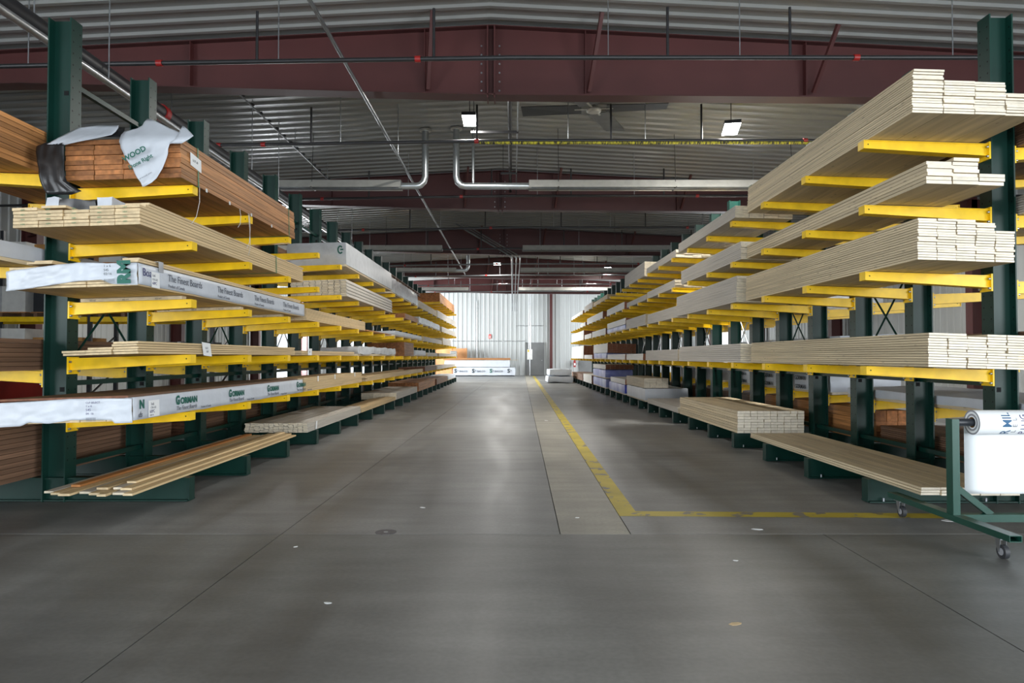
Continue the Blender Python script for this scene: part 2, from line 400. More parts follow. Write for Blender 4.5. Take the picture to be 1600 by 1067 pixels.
# end wall columns and girts
for x, lab in ((2.6, 'slim dark red wall post right of the grey door'), (-9.4, 'slim dark red wall post behind the left rack')):
    m_ = MB(); m_.box(x - .09, x + .09, YF - .22, YF - .04, 0, 5.6); tag(m_.build('wall_post', 'maroon'), lab, None, None, 'structure')
# far grey door
m_ = MB(); m_.box(0.98, 2.09, YF - .075, YF - .035, 0.01, 2.13); d1 = struct(m_.build('door_1', 'door_grey'), 'plain grey steel door in the end wall')
m_ = MB(); m_.box(0.93, 0.98, YF - .09, YF - .03, 0, 2.18); m_.box(2.09, 2.14, YF - .09, YF - .03, 0, 2.18); m_.box(.93, 2.14, YF - .09, YF - .03, 2.13, 2.18); m_.build('frame', 'door_grey', d1)
m_ = MB(); m_.cyl((1.99, YF - .075, 1.0), (1.99, YF - .13, 1.0), .03); m_.build('handle', 'zinc', d1)
m_ = MB(); m_.box(4.45, 5.5, YF - .075, YF - .035, 0.01, 2.1); struct(m_.build('door_2', 'door_grey'), 'grey door behind the far end of the right rack')

# ------------------------------------------------------------------ racks
TH = math.radians(1.8); TT = math.tan(TH)
RT, RF, RS, R0, RN = 3.0, 4.06, 1.155, 5.82, 26
LT, LF, LS, L0, LN = 2.752, 3.79, 1.263, 5.885, 23
RL = [3.077, 2.520, 1.953, 1.152]; RB = [3.04, 2.46, 1.90, 1.27, 0.74]
LL = [2.706, 2.221, 1.724, 1.250, 0.759]; LB = [2.83, 2.02, 1.14]; LTOP = 3.34
RY = [R0 + RS * k for k in range(RN)]; LY = [L0 + LS * k for k in range(LN)]
def column_mesh():
    m_ = MB(); h = 4.15
    m_.box(0, .012, -.075, .075, 0, h); m_.box(.188, .2, -.075, .075, 0, h); m_.box(.012, .188, -.004, .004, 0, h)
    m_.box(.06, .10, -.0065, .0065, .93, .97, 1); m_.box(.06, .10, -.0065, .0065, 3.5, 3.54, 1)
    return m_.mesh('column', ['green_paint', 'hole'])
def holes_mesh():
    m_ = MB(); z = .35
    while z < 4.1:
        for x, sg in ((-.0006, -1), (.2006, 1)):
            for y in (-.045, .045):
                c = [(x, y + .008 * math.cos(t), z + .008 * math.sin(t)) for t in [k * math.pi / 4 for k in range(8)]]
                m_.add(c, [tuple(range(8))] if sg > 0 else [tuple(reversed(range(8)))])
        for x in (.0126, .1874):
            for y in (-.045,):
                c = [(x, y + .008 * math.cos(t), z + .008 * math.sin(t)) for t in [k * math.pi / 4 for k in range(8)]]
                m_.add(c, [tuple(range(8))])
        z += .1
    return m_.mesh('bolt_holes', ['hole'])
def arm_mesh(Ln):
    m_ = MB(); ht, hr = .072, .104
    def zt(x): return -TT * (Ln - x)
    def zb(x): return zt(x) - (hr + (ht - hr) * x / Ln)
    def seg(y0, y1, f0, f1):
        m_.hexa([(-Ln, y0, f0(Ln)), (-.01, y0, f0(.01)), (-.01, y1, f0(.01)), (-Ln, y1, f0(Ln)), (-Ln, y0, f1(Ln)), (-.01, y0, f1(.01)), (-.01, y1, f1(.01)), (-Ln, y1, f1(Ln))])
    seg(-.05, .05, lambda x: zt(x) - .007, zt); seg(-.05, .05, zb, lambda x: zb(x) + .007)
    seg(-.041, .041, lambda x: zb(x) + .007, lambda x: zt(x) - .007)
    m_.box(-Ln - .006, -Ln, -.05, .05, zb(Ln), zt(Ln))
    r0 = zt(0); m_.box(-.014, 0, -.072, .072, r0 - .135, r0 + .012)
    for y in (-.058, .058):
        for z in (r0 - .03, r0 - .11): m_.cyl((-.03, y, z), (-.014, y, z), .011, 6, 1)
    for sy in (-1, 1):
        c = [(-Ln + .035 + .006 * math.cos(t), sy * .0415, zt(Ln) - .036 + .006 * math.sin(t)) for t in [k * math.pi / 4 for k in range(8)]]
        m_.add(c, [tuple(range(8))] if sy < 0 else [tuple(reversed(range(8)))], 2)
    return m_.mesh('arm', ['yellow_paint', 'zinc', 'hole'])
def base_mesh(a, b):
    m_ = MB()
    m_.box(-a, b, -.05, .05, .188, .2); m_.box(-a, b, -.07, .07, .005, .017); m_.box(-a, b, -.03, .03, .017, .188)
    m_.box(-a - .006, -a, -.05, .05, .005, .2)
    for x in (-a + .12, -.08): m_.cyl((x, -.06, .017), (x, -.06, .045), .01, 6, 1)
    return m_.mesh('base_beam', ['green_paint', 'zinc'])
cme, hme = column_mesh(), holes_mesh()
def rack(side, xf, tip, ys, lv, back, lab, topn=99):
    root = empty('cantilever_rack', (side * xf, ys[0], 0), label=lab, cat='rack')
    rz = 0 if side > 0 else math.pi
    Ln = xf - tip; ame = arm_mesh(Ln); bme = base_mesh(Ln, 1.26); ab = arm_mesh(1.06)
    for i, y in enumerate(ys):
        c = obj('column', cme, root, (0, y - ys[0], 0), (0, 0, rz))
        if i < 7: tag(obj('bolt_holes', hme, c), kind='stuff')
        obj('base_beam', bme, root, (0, y - ys[0], 0), (0, 0, rz))
        for z in lv + ([LTOP] if i >= topn else []):
            obj('arm', ame, root, (0, y - ys[0], z), (0, 0, rz))
        if i < 15:
            for z in back: obj('arm', ab, root, (side * .2, y - ys[0], z), (0, 0, rz + math.pi))
        if i < len(ys) - 1:
            y0, y1 = y - ys[0], ys[i + 1] - ys[0]
            for z, nm in ((.30, 'brace'), (1.0, 'brace'), (3.62, 'brace')):
                m_ = MB(); m_.box(side * .08 - .022, side * .08 + .022, y0 + .006, y1 - .006, z - .022, z + .022); m_.build(nm, 'green_paint', root)
            if i % 2 == (0 if side < 0 else 1):
                for (a, b) in ((1.1, 2.25), (2.25, 1.1)):
                    m_ = MB(); m_.cyl((side * .08, y0 + .006, a), (side * .08, y1 - .006, b), .011, 6); m_.build('cross_brace', 'steel_silver' if i > 3 else 'green_paint', root)
    return root
rack(1, RF, RT, RY, RL, RB, 'green cantilever rack with yellow arms along the right side of aisle')
rack(-1, LF, LT, LY, LL, LB, 'green cantilever rack with yellow arms along the left side of aisle', 16)

# ------------------------------------------------------------------ lumber packs
BM = {}
def board_mesh(bw, bt, L, wood):
    k = (round(bw, 3), round(bt, 4), round(L, 2), wood)
    if k not in BM:
        m_ = MB(); e = .0018
        m_.box(-bw / 2 + e, bw / 2 - e, -L / 2, L / 2, -bt / 2 + e, bt / 2 - e, 0, 1)
        BM[k] = m_.mesh('board', [wood, wood + '_end'])
    return BM[k]
def strap(root, side, W, h, y, mat='strap_white', wd=.016):
    m_ = MB(); t = .0025
    a, b = (-t * 2, W + t * 2)
    xa, xb = sorted((side * a, side * b))
    m_.box(xa, xb, y, y + wd, h + .001, h + .001 + t); m_.box(xa, xb, y, y + wd, -.001 - t, -.001)
    m_.box(xa, xa + t, y, y + wd, -.001, h + .001); m_.box(xb - t, xb, y, y + wd, -.001, h + .001)
    return m_.build('strap', mat, root)
SHELF = {}; ROW = {}
def pack(side, z, y0, L, cols, bw, bt, wood, desc, where, edge=None, jit=.010, straps=(), roll=1, joined=None, colgap=.0015, group=None, name='lumber_pack', raise_=.003, smat='strap_white', bond=0.0):
    edge = (RT + .03 if side > 0 else LT + .02) if edge is None else edge
    k = SHELF.setdefault(where, 0); SHELF[where] = k + 1
    root = empty(name, (side * edge, y0, z + raise_), (0, side * TH * roll, 0),
                 cat='lumber pack', group=group or 'lumber on ' + where)
    ROW.setdefault(where, []).append((y0, desc, root)); root['label'] = desc
    W = len(cols) * (bw + colgap)
    if joined is None: joined = y0 > 10.2
    mbj = MB()
    for i, nrow in enumerate(cols):
        for r_ in range(nrow):
            x = side * (i * (bw + colgap) + bw / 2 + U(-.0012, .0012)); zz = (r_ + .5) * bt; dy = U(-jit, jit)
            if r_ > 0 and R() < .12: x += side * U(-.004, .004)
            x += side * bond * bw * (r_ % 2)
            if joined:
                e = .0009
                mbj.box(x - bw / 2 + e, x + bw / 2 - e, dy, L + dy, zz - bt / 2 + e, zz + bt / 2 - e, 0, 1)
            else:
                obj('board', board_mesh(bw, bt, L, wood), root, (x, L / 2 + dy, zz))
    if joined: tag(mbj.build('boards', [wood, wood + '_end'], root), kind='stuff')
    hmx = max(cols) * bt
    for y in straps: strap(root, side, W - colgap, max(cols) * bt, y, smat)
    root['W'] = W; root['Hh'] = hmx
    return root
def wrapped(side, z, y0, L, W, h, desc, where, mat='wrap_white', edge=None, amp=.008, roll=1, wood='pine', raise_=.003, sd=None, exposed=.03, cat='lumber pack'):
    edge = (RT + .03 if side > 0 else LT + .02) if edge is None else edge
    k = SHELF.setdefault(where, 0); SHELF[where] = k + 1
    root = empty('wrapped_lumber_pack', (side * edge, y0, z + raise_), (0, side * TH * roll, 0),
                 cat=cat, group='lumber on ' + where)
    ROW.setdefault(where, []).append((y0, desc, root)); root['label'] = desc
    x0 = 0 if side > 0 else -W
    lb = lump(W, L, h - exposed, amp, sd=U(0, 50) if sd is None else sd, x0=x0)
    lb.build('wrap', mat, root, (0, 0, exposed))
    if exposed > 0:
        nb = 6; bw = (W - .03) / nb
        m_ = MB()
        for i in range(nb):
            a = x0 + .015 + i * bw; m_.box(a + .001, a + bw - .001, .012, L - .012, 0, exposed + .004, 0, 1)
        tag(m_.build('boards', [wood, wood + '_end'], root), kind='stuff')
    return root

# ---- right rack
A, B_, C_, D_, E_ = "the right rack's top arms", "the right rack's second arms", "the right rack's third arms", "the right rack's lowest arms", "the right rack's base"
z1, z2, z3, z4 = RL
pack(1, z1, 5.13, 3.62, [17, 13, 13, 9], .235, .0195, 'pine', 'wide pale pine board pack', A)
pack(1, z1, 9.02, 3.1, [8] * 4, .19, .02, 'grey', 'low greyish pine board pack', A, edge=2.96)
pack(1, z1, 12.6, 2.75, [7] * 5, .16, .02, 'grey', 'thin pale board pack', A)
pack(1, z1, 15.6, 2.75, [14] * 6, .14, .024, 'grey', 'tall pale board pack', A)
pack(1, z1, 21.7, 3.7, [5] * 6, .14, .03, 'clear', 'low orange-tan board pack', A)
pack(1, z1, 25.7, 2.9, [8] * 6, .14, .03, 'grey', 'small pale far board pack', A)
pack(1, z1, 29.2, 5.5, [5] * 6, .14, .03, 'primed', 'long low white-sided board pack', A)
pack(1, z2, 5.06, 3.9, [6, 7, 3], .193, .0285, 'pine', 'narrow three-column pine board pack', B_, edge=3.09)
pack(1, z2, 9.02, 3.2, [9, 9, 8, 7], .19, .027, 'grey', 'grey-sided pine board pack', B_, jit=.02)
pack(1, z2, 12.7, 2.6, [6] * 5, .17, .025, 'grey', 'small pale board pack', B_)
pack(1, z2, 15.4, 2.6, [5] * 5, .17, .025, 'grey', 'low pale board pack', B_)
pack(1, z2, 18.4, 3.4, [8] * 5, .17, .025, 'primed', 'white-sided pack with brown ends', B_)
pack(1, z2, 22.8, 4.8, [8] * 5, .17, .03, 'primed', 'tall white-sided pack with brown ends', B_)
pack(1, z2, 28.2, 2.0, [5] * 5, .17, .03, 'primed', 'short white-sided pack', B_)
pack(1, z3, 5.09, 3.75, [16, 16, 16, 15, 12], .1445, .0197, 'pine', 'thick white-ended pine board pack', C_)
pack(1, z3, 9.0, 3.3, [17, 17, 16, 15], .19, .0205, 'grey', 'thick grey-sided pine board pack', C_, edge=2.96)
pack(1, z3, 12.5, 2.75, [9] * 5, .17, .024, 'grey', 'pale board pack', C_)
pack(1, z3, 15.5, 2.65, [10] * 5, .17, .025, 'grey', 'pale even-sided board pack', C_)
wrapped(1, z3, 18.3, 3.5, .85, .14, 'blue-wrapped pack', C_, 'wrap_blue')
pk = pack(1, z3 + .15, 18.2, 3.5, [6] * 5, .17, .028, 'primed', 'brown-ended pack upon a blue pack', "the right rack's third arms, upper layer")
pack(1, z3, 22.1, 3.8, [7] * 5, .17, .03, 'primed', 'white-sided board pack', C_)
pack(1, z3, 26.1, 2.4, [6] * 5, .17, .03, 'primed', 'short white-sided board pack', C_)
pack(1, z3, 28.9, 5.8, [10] * 6, .14, .04, 'primed', 'tall cream-sided pack with brown ends', C_)
pack(1, z4, 5.06, 3.75, [13, 13, 12, 13, 13, 4], .1445, .0197, 'pine', 'long white-ended pine board pack', D_, edge=3.08)
pack(1, z4, 8.98, 3.3, [9, 9, 8, 8], .19, .028, 'grey', 'long grey-sided board pack', D_, edge=3.0)
pack(1, z4, 12.5, 3.0, [8] * 5, .17, .027, 'grey', 'tall pale board pack', D_)
pack(1, z4, 15.8, 2.3, [5] * 5, .17, .03, 'primed', 'low white-sided pack', D_)
pack(1, z4, 18.3, 3.4, [5] * 5, .17, .03, 'primed', 'long white-sided pack', D_)
wrapped(1, z4, 22.0, 3.4, .85, .2, 'blue and white wrapped pack', D_, 'wrap_blue')
pack(1, z4 + .21, 21.7, 3.7, [10] * 6, .15, .03, 'primed', 'brown-ended stack upon a blue pack', "the right rack's lowest arms, upper layer")
pack(1, z4, 25.8, 2.9, [5] * 5, .17, .03, 'primed', 'small white-sided pack', D_)
pack(1, z4, 29.0, 5.6, [14] * 6, .14, .04, 'primed', 'tall cream-sided far pack with brown ends', D_)
zb_ = .2
def rp(*a, **k): k.setdefault('roll', 0); return pack(*a, **k)
rp(1, zb_, 5.08, 3.62, [3, 3, 3, 3, 3], .1445, .0205, 'pine', 'flat three-layer board pack', E_)
rp(1, zb_, 9.2, 3.15, [8] * 10, .089, .0375, 'pine', 'block of narrow pale studs', E_, joined=False, jit=.012, colgap=.001)
rp(1, zb_, 12.5, 2.8, [4] * 6, .14, .025, 'grey', 'low pale board pack', E_)
wrapped(1, zb_, 15.6, 2.5, 1.0, .3, 'white plastic-wrapped pack', E_, 'wrap_white', roll=0, amp=.012)
rp(1, zb_ + .31, 15.7, 2.4, [7] * 4, .14, .032, 'pine', 'pine pack upon a white pack', "the right base row's upper layer")
wrapped(1, zb_, 18.4, 3.0, .95, .27, 'blue and white wrapped pack', E_, 'wrap_blue', roll=0, amp=.012)
rp(1, zb_ + .28, 18.3, 2.7, [4] * 5, .17, .035, 'primed', 'white-sided boards upon a blue pack', "the right base row's upper layer")
wrapped(1, zb_, 22.1, 3.5, .95, .3, 'blue-wrapped lower pack', E_, 'wrap_blue', roll=0, amp=.015)
wrapped(1, zb_ + .32, 22.2, 3.4, .9, .28, 'blue-wrapped upper pack', "the right base row's upper layer", 'wrap_blue', roll=0, amp=.015)
rp(1, zb_ + .62, 22.1, 3.4, [5] * 6, .15, .03, 'primed', 'untidy white-sided brown-ended boards', "two stacked blue-wrapped packs", jit=.05)
rp(1, zb_, 26.0, 3.0, [8] * 5, .17, .04, 'primed', 'white-sided far pack', E_)
rp(1, zb_, 29.3, 5.3, [8] * 5, .17, .035, 'brown', 'brown far pack', E_)

# ---- left rack
A, B_, C_, D_, E_, G_ = "the left rack's top arms", "the left rack's second arms", "the left rack's third arms", "the left rack's fourth arms", "the left rack's lowest arms", "the left rack's base"
l1, l2, l3, l4, l5 = LL
redp = pack(-1, l1, 5.60, 2.95, [8, 8, 8, 8], .236, .0415, 'red', 'reddish planks under a torn white tarp', A, edge=2.73, straps=(.30, 2.72), smat='strap_green', raise_=.004, colgap=.003)
wp = wrapped(-1, l1, 11.1, 4.3, .98, .40, 'big white plastic-wrapped pack', A, 'wrap_grey', edge=2.70, amp=.006)
wrapped(-1, l1, 15.7, 4.5, .95, .36, 'shiny plastic-wrapped pack under stickers', A, 'wrap_clear', amp=.02)
pack(-1, l1, 20.4, 4.6, [7] * 5, .17, .03, 'pine', 'tan-sided board pack', A)
pack(-1, l1, 25.4, 8.2, [8] * 5, .17, .033, 'grey', 'long grey-sided pack', A)
pack(-1, LTOP, 26.2, 6.6, [12] * 12, .07, .03, 'red', 'brown moulding bundle', "the left rack's extra highest arms")
pack(-1, l2, 5.10, 4.0, [6, 6, 5, 5, 6], .19, .0255, 'clear', 'wide pale board pack with stamped ends', B_, edge=2.79)
pack(-1, l2, 11.15, 4.25, [10] * 9, .098, .028, 'grey', 'grey-sided pack of narrow offset boards', B_, edge=2.70, joined=False, bond=.1, colgap=.004)
pack(-1, l2, 17.7, 2.5, [4] * 5, .17, .035, 'red', 'low reddish board pack', B_)
wrapped(-1, l2, 20.3, 6, .85, .22, 'silvery plastic-wrapped pack', B_, 'wrap_clear', amp=.02)
pack(-1, l2, 27.0, 6.8, [6] * 5, .17, .035, 'grey', 'grey far board pack', B_)
fin = pack(-1, l3, 5.05, 4.05, [8, 8, 8, 8, 8], .19, .0205, 'clear', 'board pack in printed white wrapping', C_, raise_=.034)
pack(-1, l3, 9.2, 3.7, [8] * 5, .17, .0205, 'clear', 'tan unwrapped board pack', C_)
pack(-1, l3, 13.0, 2.7, [1] * 5, .17, .022, 'red', 'single layer of reddish boards', C_)
wrapped(-1, l3, 16.2, 4.8, .85, .13, 'low white-wrapped pack', C_)
pack(-1, l3, 21.6, 5.4, [5] * 5, .17, .03, 'grey', 'low grey-sided pack', C_)
pack(-1, l3, 27.4, 3.6, [9] * 5, .17, .03, 'grey', 'tall grey-sided pack', C_)
pack(-1, l4, 5.12, 3.7, [5, 3, 2], .19, .0195, 'clear', 'stepped low clear board pack', D_, edge=2.80, jit=.02)
pack(-1, l4, 9.0, 3.0, [3, 3, 3, 2], .19, .0205, 'clear', 'low clear board pack', D_, jit=.02)
wrapped(-1, l4, 12.3, 4.0, .7, .17, 'torn crumpled plastic-wrapped pack', D_, 'wrap_clear', amp=.03)
pack(-1, l4, 17.6, 1.7, [10] * 6, .16, .036, 'red', 'tall reddish plank pack', D_)
wrapped(-1, l4, 19.6, 2.4, .9, .17, 'small white-wrapped pack', D_)
pack(-1, l4, 22.4, 3.0, [4] * 5, .17, .03, 'grey', 'low grey pack', D_)
pack(-1, l4, 26.0, 7.5, [4] * 5, .17, .03, 'grey', 'long low grey pack', D_)
gor = pack(-1, l5, 5.0, 4.07, [8, 8, 8, 8, 8], .19, .0205, 'clear', 'white-wrapped pack with green lettering', E_)
pack(-1, l5, 9.12, 3.5, [9, 9, 9, 9, 8], .17, .0205, 'clear', 'tan board pack with white paper tags', E_)
pack(-1, l5, 13.1, 8.2, [5, 5, 4, 4, 5], .15, .02, 'clear', 'very long low pale boards', E_, jit=.25)
pack(-1, l5, 21.8, 3.2, [5] * 5, .17, .03, 'brown', 'brown board pack', E_)
pack(-1, l5, 25.4, 8.0, [4] * 5, .17, .03, 'grey', 'pale far pack', E_)
pack(-1, .2, 9.28, 3.25, [6] * 13, .064, .021, 'grey', 'block of grey narrow moulding strips', G_, roll=0, joined=False, jit=.03)
pack(-1, .2, 12.6, 3.7, [4, 4, 3, 2], .14, .02, 'clear', 'low tan boards', G_, roll=0, jit=.05)
pack(-1, .2, 16.4, 3.6, [8] * 6, .14, .02, 'grey', 'pale strip bundle', G_, roll=0)
pack(-1, .2, 20.3, 4.3, [8] * 6, .15, .032, 'red', 'reddish plank pack', G_, roll=0)
pack(-1, .2, 25.2, 4.2, [7] * 6, .14, .03, 'brown', 'dark board pack', G_, roll=0)
wrapped(-1, .2, 29.8, 3.8, .85, .2, 'low white-wrapped far pack', G_, 'wrap_white', roll=0)

# ---- loose boards on the left rack's base
LB_ = [(2.80, .075, 5.07, 3.8, 'clear', 1), (2.885, .09, 5.10, 3.8, 'grey', 1), (2.98, .07, 5.04, 3.8, 'clear', 1), (3.055, .09, 5.09, 3.75, 'clear', 1),
       (3.155, .09, 5.14, 3.75, 'grey', 1), (3.26, .09, 5.06, 3.8, 'clear', 1), (3.36, .075, 5.10, 3.75, 'clear', 1), (3.45, .075, 5.16, 3.7, 'grey', 1)]
LBT = [(2.86, .09, 5.17, 3.7, 'clear', 2), (2.955, .075, 5.2, 3.65, 'grey', 2), (2.93, .075, 5.34, 3.5, 'clear', 3), (3.06, .09, 5.19, 3.65, 'clear', 2), (3.34, .075, 5.3, 3.5, 'orangewood', 2)]
for i, (xe, bw, y0, L, wd, lay) in enumerate(LB_ + LBT):
    yaw = math.radians(U(-.15, .2))
    o = obj('loose_board', board_mesh(bw, .02, L, wd), None, (-(xe + bw / 2), y0 + L / 2, .2 + .021 * (lay - 1) + .012), (0, 0, yaw))
    tag(o, ('orange-brown moulding strip lying on the pale loose boards' if wd == 'orangewood' else 'loose %s moulding board on left base, %s from the aisle, %s layer' % ({'grey': 'greyish', 'clear': 'tan'}[wd], ORD[i if i < 8 else i - 8], 'bottom' if lay == 1 else 'upper')),
        'board', 'loose boards on the left base')

# ---- lumber on the far sides of the racks
bR, bL = "the back of the right rack", "the back of the left rack"
def backpack(side, z, y0, L, cols, bw, bt, wood, desc, where):
    ed = 4.30 if side > 0 else 4.03
    return pack(side, z - TT * 1.03, y0, L, cols, bw, bt, wood, desc, where, edge=ed, roll=-1, raise_=.006)
backpack(1, RB[0], 4.7, 4.0, [12] * 5, .19, .02, 'brown', 'brown board pack', bR + ', top level')
backpack(1, RB[1], 4.9, 4.0, [8] * 5, .19, .02, 'grey', 'grey board pack', bR + ', second level')
backpack(1, RB[3], 4.6, 4.0, [9] * 5, .19, .0225, 'brown', 'brown board pack', bR + ', fourth level')
backpack(1, RB[0], 9.0, 4.0, [10] * 5, .19, .02, 'pine', 'pine board pack', bR + ', top level')
backpack(1, RB[2], 12.5, 4.0, [8] * 5, .19, .03, 'red', 'reddish board pack', bR + ', third level')
backpack(1, RB[2], 17.0, 6.0, [8] * 5, .19, .03, 'brown', 'brown board pack', bR + ', third level')
backpack(1, RB[3], 13.3, 4.0, [6] * 5, .19, .04, 'red', 'reddish plank pack', bR + ', fourth level')
def wback(z, y0, L, h, desc, where, mat='wrap_white', side=1):
    o_ = wrapped(side, z - TT * 1.03, y0, L, .96, h, desc, where, mat, edge=4.30 if side > 0 else 4.03, roll=-1, raise_=.008, amp=.012)
    return o_
w1 = wback(RB[3], 8.9, 4.0, .26, 'white printed wrapped pack', bR + ', fourth level')
wback(RB[2], 9.6, 2.6, .34, 'crumpled clear plastic-wrapped pack', bR + ', third level', 'wrap_clear')
w2 = wback(RB[4], 4.9, 3.9, .12, 'white wrapped pack', bR + ', lowest level')
w3 = wback(RB[4], 9.2, 4.2, .3, 'white lettered wrapped pack', bR + ', lowest level')
wback(RB[4], 14.0, 4.2, .3, 'plain white wrapped pack', bR + ', lowest level')
for r_, zz in ((w1, .13), (w3, .05), (w3, .18)):
    for q in range(3):
        lettering(r_, 'GORMAN', .085, (-.03, 3.6 - q * 1.25, zz), ((0, -1, 0), (0, 0, 1), (-1, 0, 0)), 'ink_dark', bold=.002)
pack(1, .2, 8.2, 3.6, [3, 3, 3], .13, .128, 'red', 'stack of square reddish timbers', bR + ', base', edge=4.36, roll=0)
pack(1, .2, 5.6, 2.5, [10] * 5, .19, .022, 'brown', 'brown board stack', bR + ', base', edge=4.36, roll=0)
pack(1, .2, 12.2, 4.0, [3] * 5, .14, .11, 'brown', 'stack of brown timbers', bR + ', base', edge=4.36, roll=0)
pack(1, .2, 16.8, 6.0, [3] * 5, .14, .11, 'brown', 'long brown timbers', bR + ', base', edge=4.36, roll=0)
backpack(-1, LB[0], 4.3, 3.9, [9] * 4, .236, .0405, 'red', 'reddish plank pack', bL + ', top level')
backpack(-1, LB[0], 8.6, 4.0, [8] * 4, .236, .0405, 'brown', 'brown plank pack', bL + ', top level')
wback(LB[1], 4.5, 3.2, .16, 'white wrapped pack', bL + ', middle level', side=-1)
backpack(-1, LB[1], 8.3, 4.0, [6] * 4, .236, .03, 'red', 'reddish plank pack', bL + ', middle level')
backpack(-1, LB[2], 4.3, 3.9, [7] * 4, .236, .038, 'brown', 'dark brown plank pack', bL + ', low level')
backpack(-1, LB[2], 8.5, 4.0, [6] * 4, .236, .038, 'brown', 'brown weathered plank pack', bL + ', low level')
backpack(-1, LB[2], 13.2, 6.0, [5] * 4, .236, .038, 'brown', 'long brown plank pack', bL + ', low level')
pack(-1, .2, 4.2, 4.0, [13] * 4, .236, .04, 'brown', 'dark brown plank stack', bL + ', base', edge=4.08, roll=0)
pack(-1, .2, 8.6, 4.0, [12] * 4, .236, .04, 'brown', 'brown plank stack', bL + ', base', edge=4.08, roll=0)
pack(-1, .2, 13.0, 6.0, [10] * 4, .236, .04, 'brown', 'long brown plank stack', bL + ', base', edge=4.08, roll=0)

# ---- details of the near left packs
def curve(pts):
    def f_(u):
        if u <= pts[0][0]: return pts[0][1]
        for (a, b), (c, d) in zip(pts, pts[1:]):
            if a <= u <= c: return b + (d - b) * (u - a) / (c - a)
        return pts[-1][1]
    return f_
def end_flap(root, u0, u1, top, bot, mat, y=-.012, n=40, m=10, amp=.006, name='wrapping_flap'):
    T, Bt = curve(top), curve(bot); rows = []
    for j in range(m + 1):
        r_ = []
        for i in range(n + 1):
            u = u0 + (u1 - u0) * i / n; z = Bt(u) + (T(u) - Bt(u)) * j / m
            p_ = Vector((u * 9, z * 16, root.location.y))
            dy = noise.noise(p_) * amp + noise.noise(p_ * 2.3) * amp * .5 + amp * .35 * abs(math.sin(u * 26 + z * 34 + 4 * noise.noise(p_ * .4)))
            r_.append((-u, y - abs(dy), z))
        rows.append(r_)
    m_ = MB(); m_.sheet(list(reversed(rows)))
    o_ = m_.build(name, mat, root); sm = o_.modifiers.new('thick', 'SOLIDIFY'); sm.thickness = .0012; return o_
def side_wrap(root, L, h, mat, low=0.0, over=.07, n=60, amp=.004, name='wrapping'):
    rows = []
    prof_ = [(.006, low), (.007, h * .25 + low * .75), (.007, h * .5), (.007, h * .75), (.006, h + .002), (-.004, h + .006), (-over * .5, h + .005), (-over, h + .004)]
    for i in range(n + 1):
        y = -.01 + (L + .01) * i / n; r_ = []
        for (x, z) in prof_:
            p_ = Vector((y * 5, z * 12, x * 5 + root.location.z))
            d = abs(noise.noise(p_)) * amp + abs(noise.noise(p_ * 3)) * amp * .5
            edge_w = .006 * noise.noise(Vector((y * 3, 1, 2))) if z == low else 0
            r_.append((x + d, y, z + edge_w))
        rows.append(r_)
    m_ = MB(); m_.sheet(list(reversed(rows)))
    o_ = m_.build(name, mat, root); sm = o_.modifiers.new('thick', 'SOLIDIFY'); sm.thickness = .0012; sm.offset = 1; return o_
# GORMAN wrapped pack on the lowest arms
g_h = 8 * .0205
side_wrap(gor, 4.04, g_h, 'wrap_white', low=.004, over=.05)
end_flap(gor, -.005, .985, [(0, g_h + .002), (.45, g_h + .012), (.62, g_h + .004), (.985, g_h - .004)], [(0, -.012), (.12, -.012), (.125, .012), (.45, .02), (.60, .0), (.75, .014), (.8, -.012), (.985, -.016)], 'wrap_white', amp=.016)
m_ = MB()
m_.box(-.97, -.03, .0, 3.95, g_h + .006, g_h + .022, 0, 1); tag(m_.build('top_board', ['brown', 'brown_end'], gor))
for q in range(4):
    y = .62 + q * 1.05
    lettering(gor, 'G', .098, (.0150, y, .077), AISLE_L, 'ink_green', bold=.005, xs=.9)
    lettering(gor, 'ORMAN', .072, (.0150, y + .078, .077), AISLE_L, 'ink_green', bold=.0032, xs=1.15)
    lettering(gor, 'The Finest Boards', .050, (.0150, y, .026), AISLE_L, 'ink_grey', shear=.3)
    lettering(gor, 'Product of Canada', .026, (.0150, y + .45, .016), AISLE_L, 'ink_grey')
lettering(gor, 'N', .088, (.0150, .07, .085), AISLE_L, 'ink_green', bold=.004)
lettering(gor, 'ds', .06, (.0150, .05, .02), AISLE_L, 'ink_grey', shear=.3)
def tagpaper(root, o_, a, b, lines, axes, mat='paper', ink='ink_grey', name='paper_label'):
    m_ = MB(); o_ = Vector(o_); a = Vector(a); b = Vector(b); nrm = a.cross(b).normalized() * .0012
    m_.hexa([o_, o_ + a, o_ + a + b, o_ + b, o_ + nrm, o_ + a + nrm, o_ + a + b + nrm, o_ + b + nrm])
    t = m_.build(name, mat, root)
    for txt, sz, fu, fv, ik in lines:
        lettering(t, txt, sz, o_ + a * fu + b * fv + nrm * 1.5, axes, ik or ink)
    return t
tagpaper(gor, (.0155, .19, .01), (0, .16, 0), (0, 0, .125), [('1x6', .032, .2, .7, None), ('CSG-GZ', .022, .2, .5, None), ('60PC', .034, .1, .24, 'ink_purple'), ('CAN 16', .016, .1, .06, None)], AISLE_L)
YO = -.042
for txt, sz, z in (('CLF SELECT', .02, .138), ('1 x 6', .022, .112), ('S4S', .026, .084), ('04  16', .022, .058), ('|||||||||', .03, .016)):
    lettering(gor, txt, sz, (-.315, YO, z), ENDF, 'ink_purple' if z > .05 else 'ink_grey')
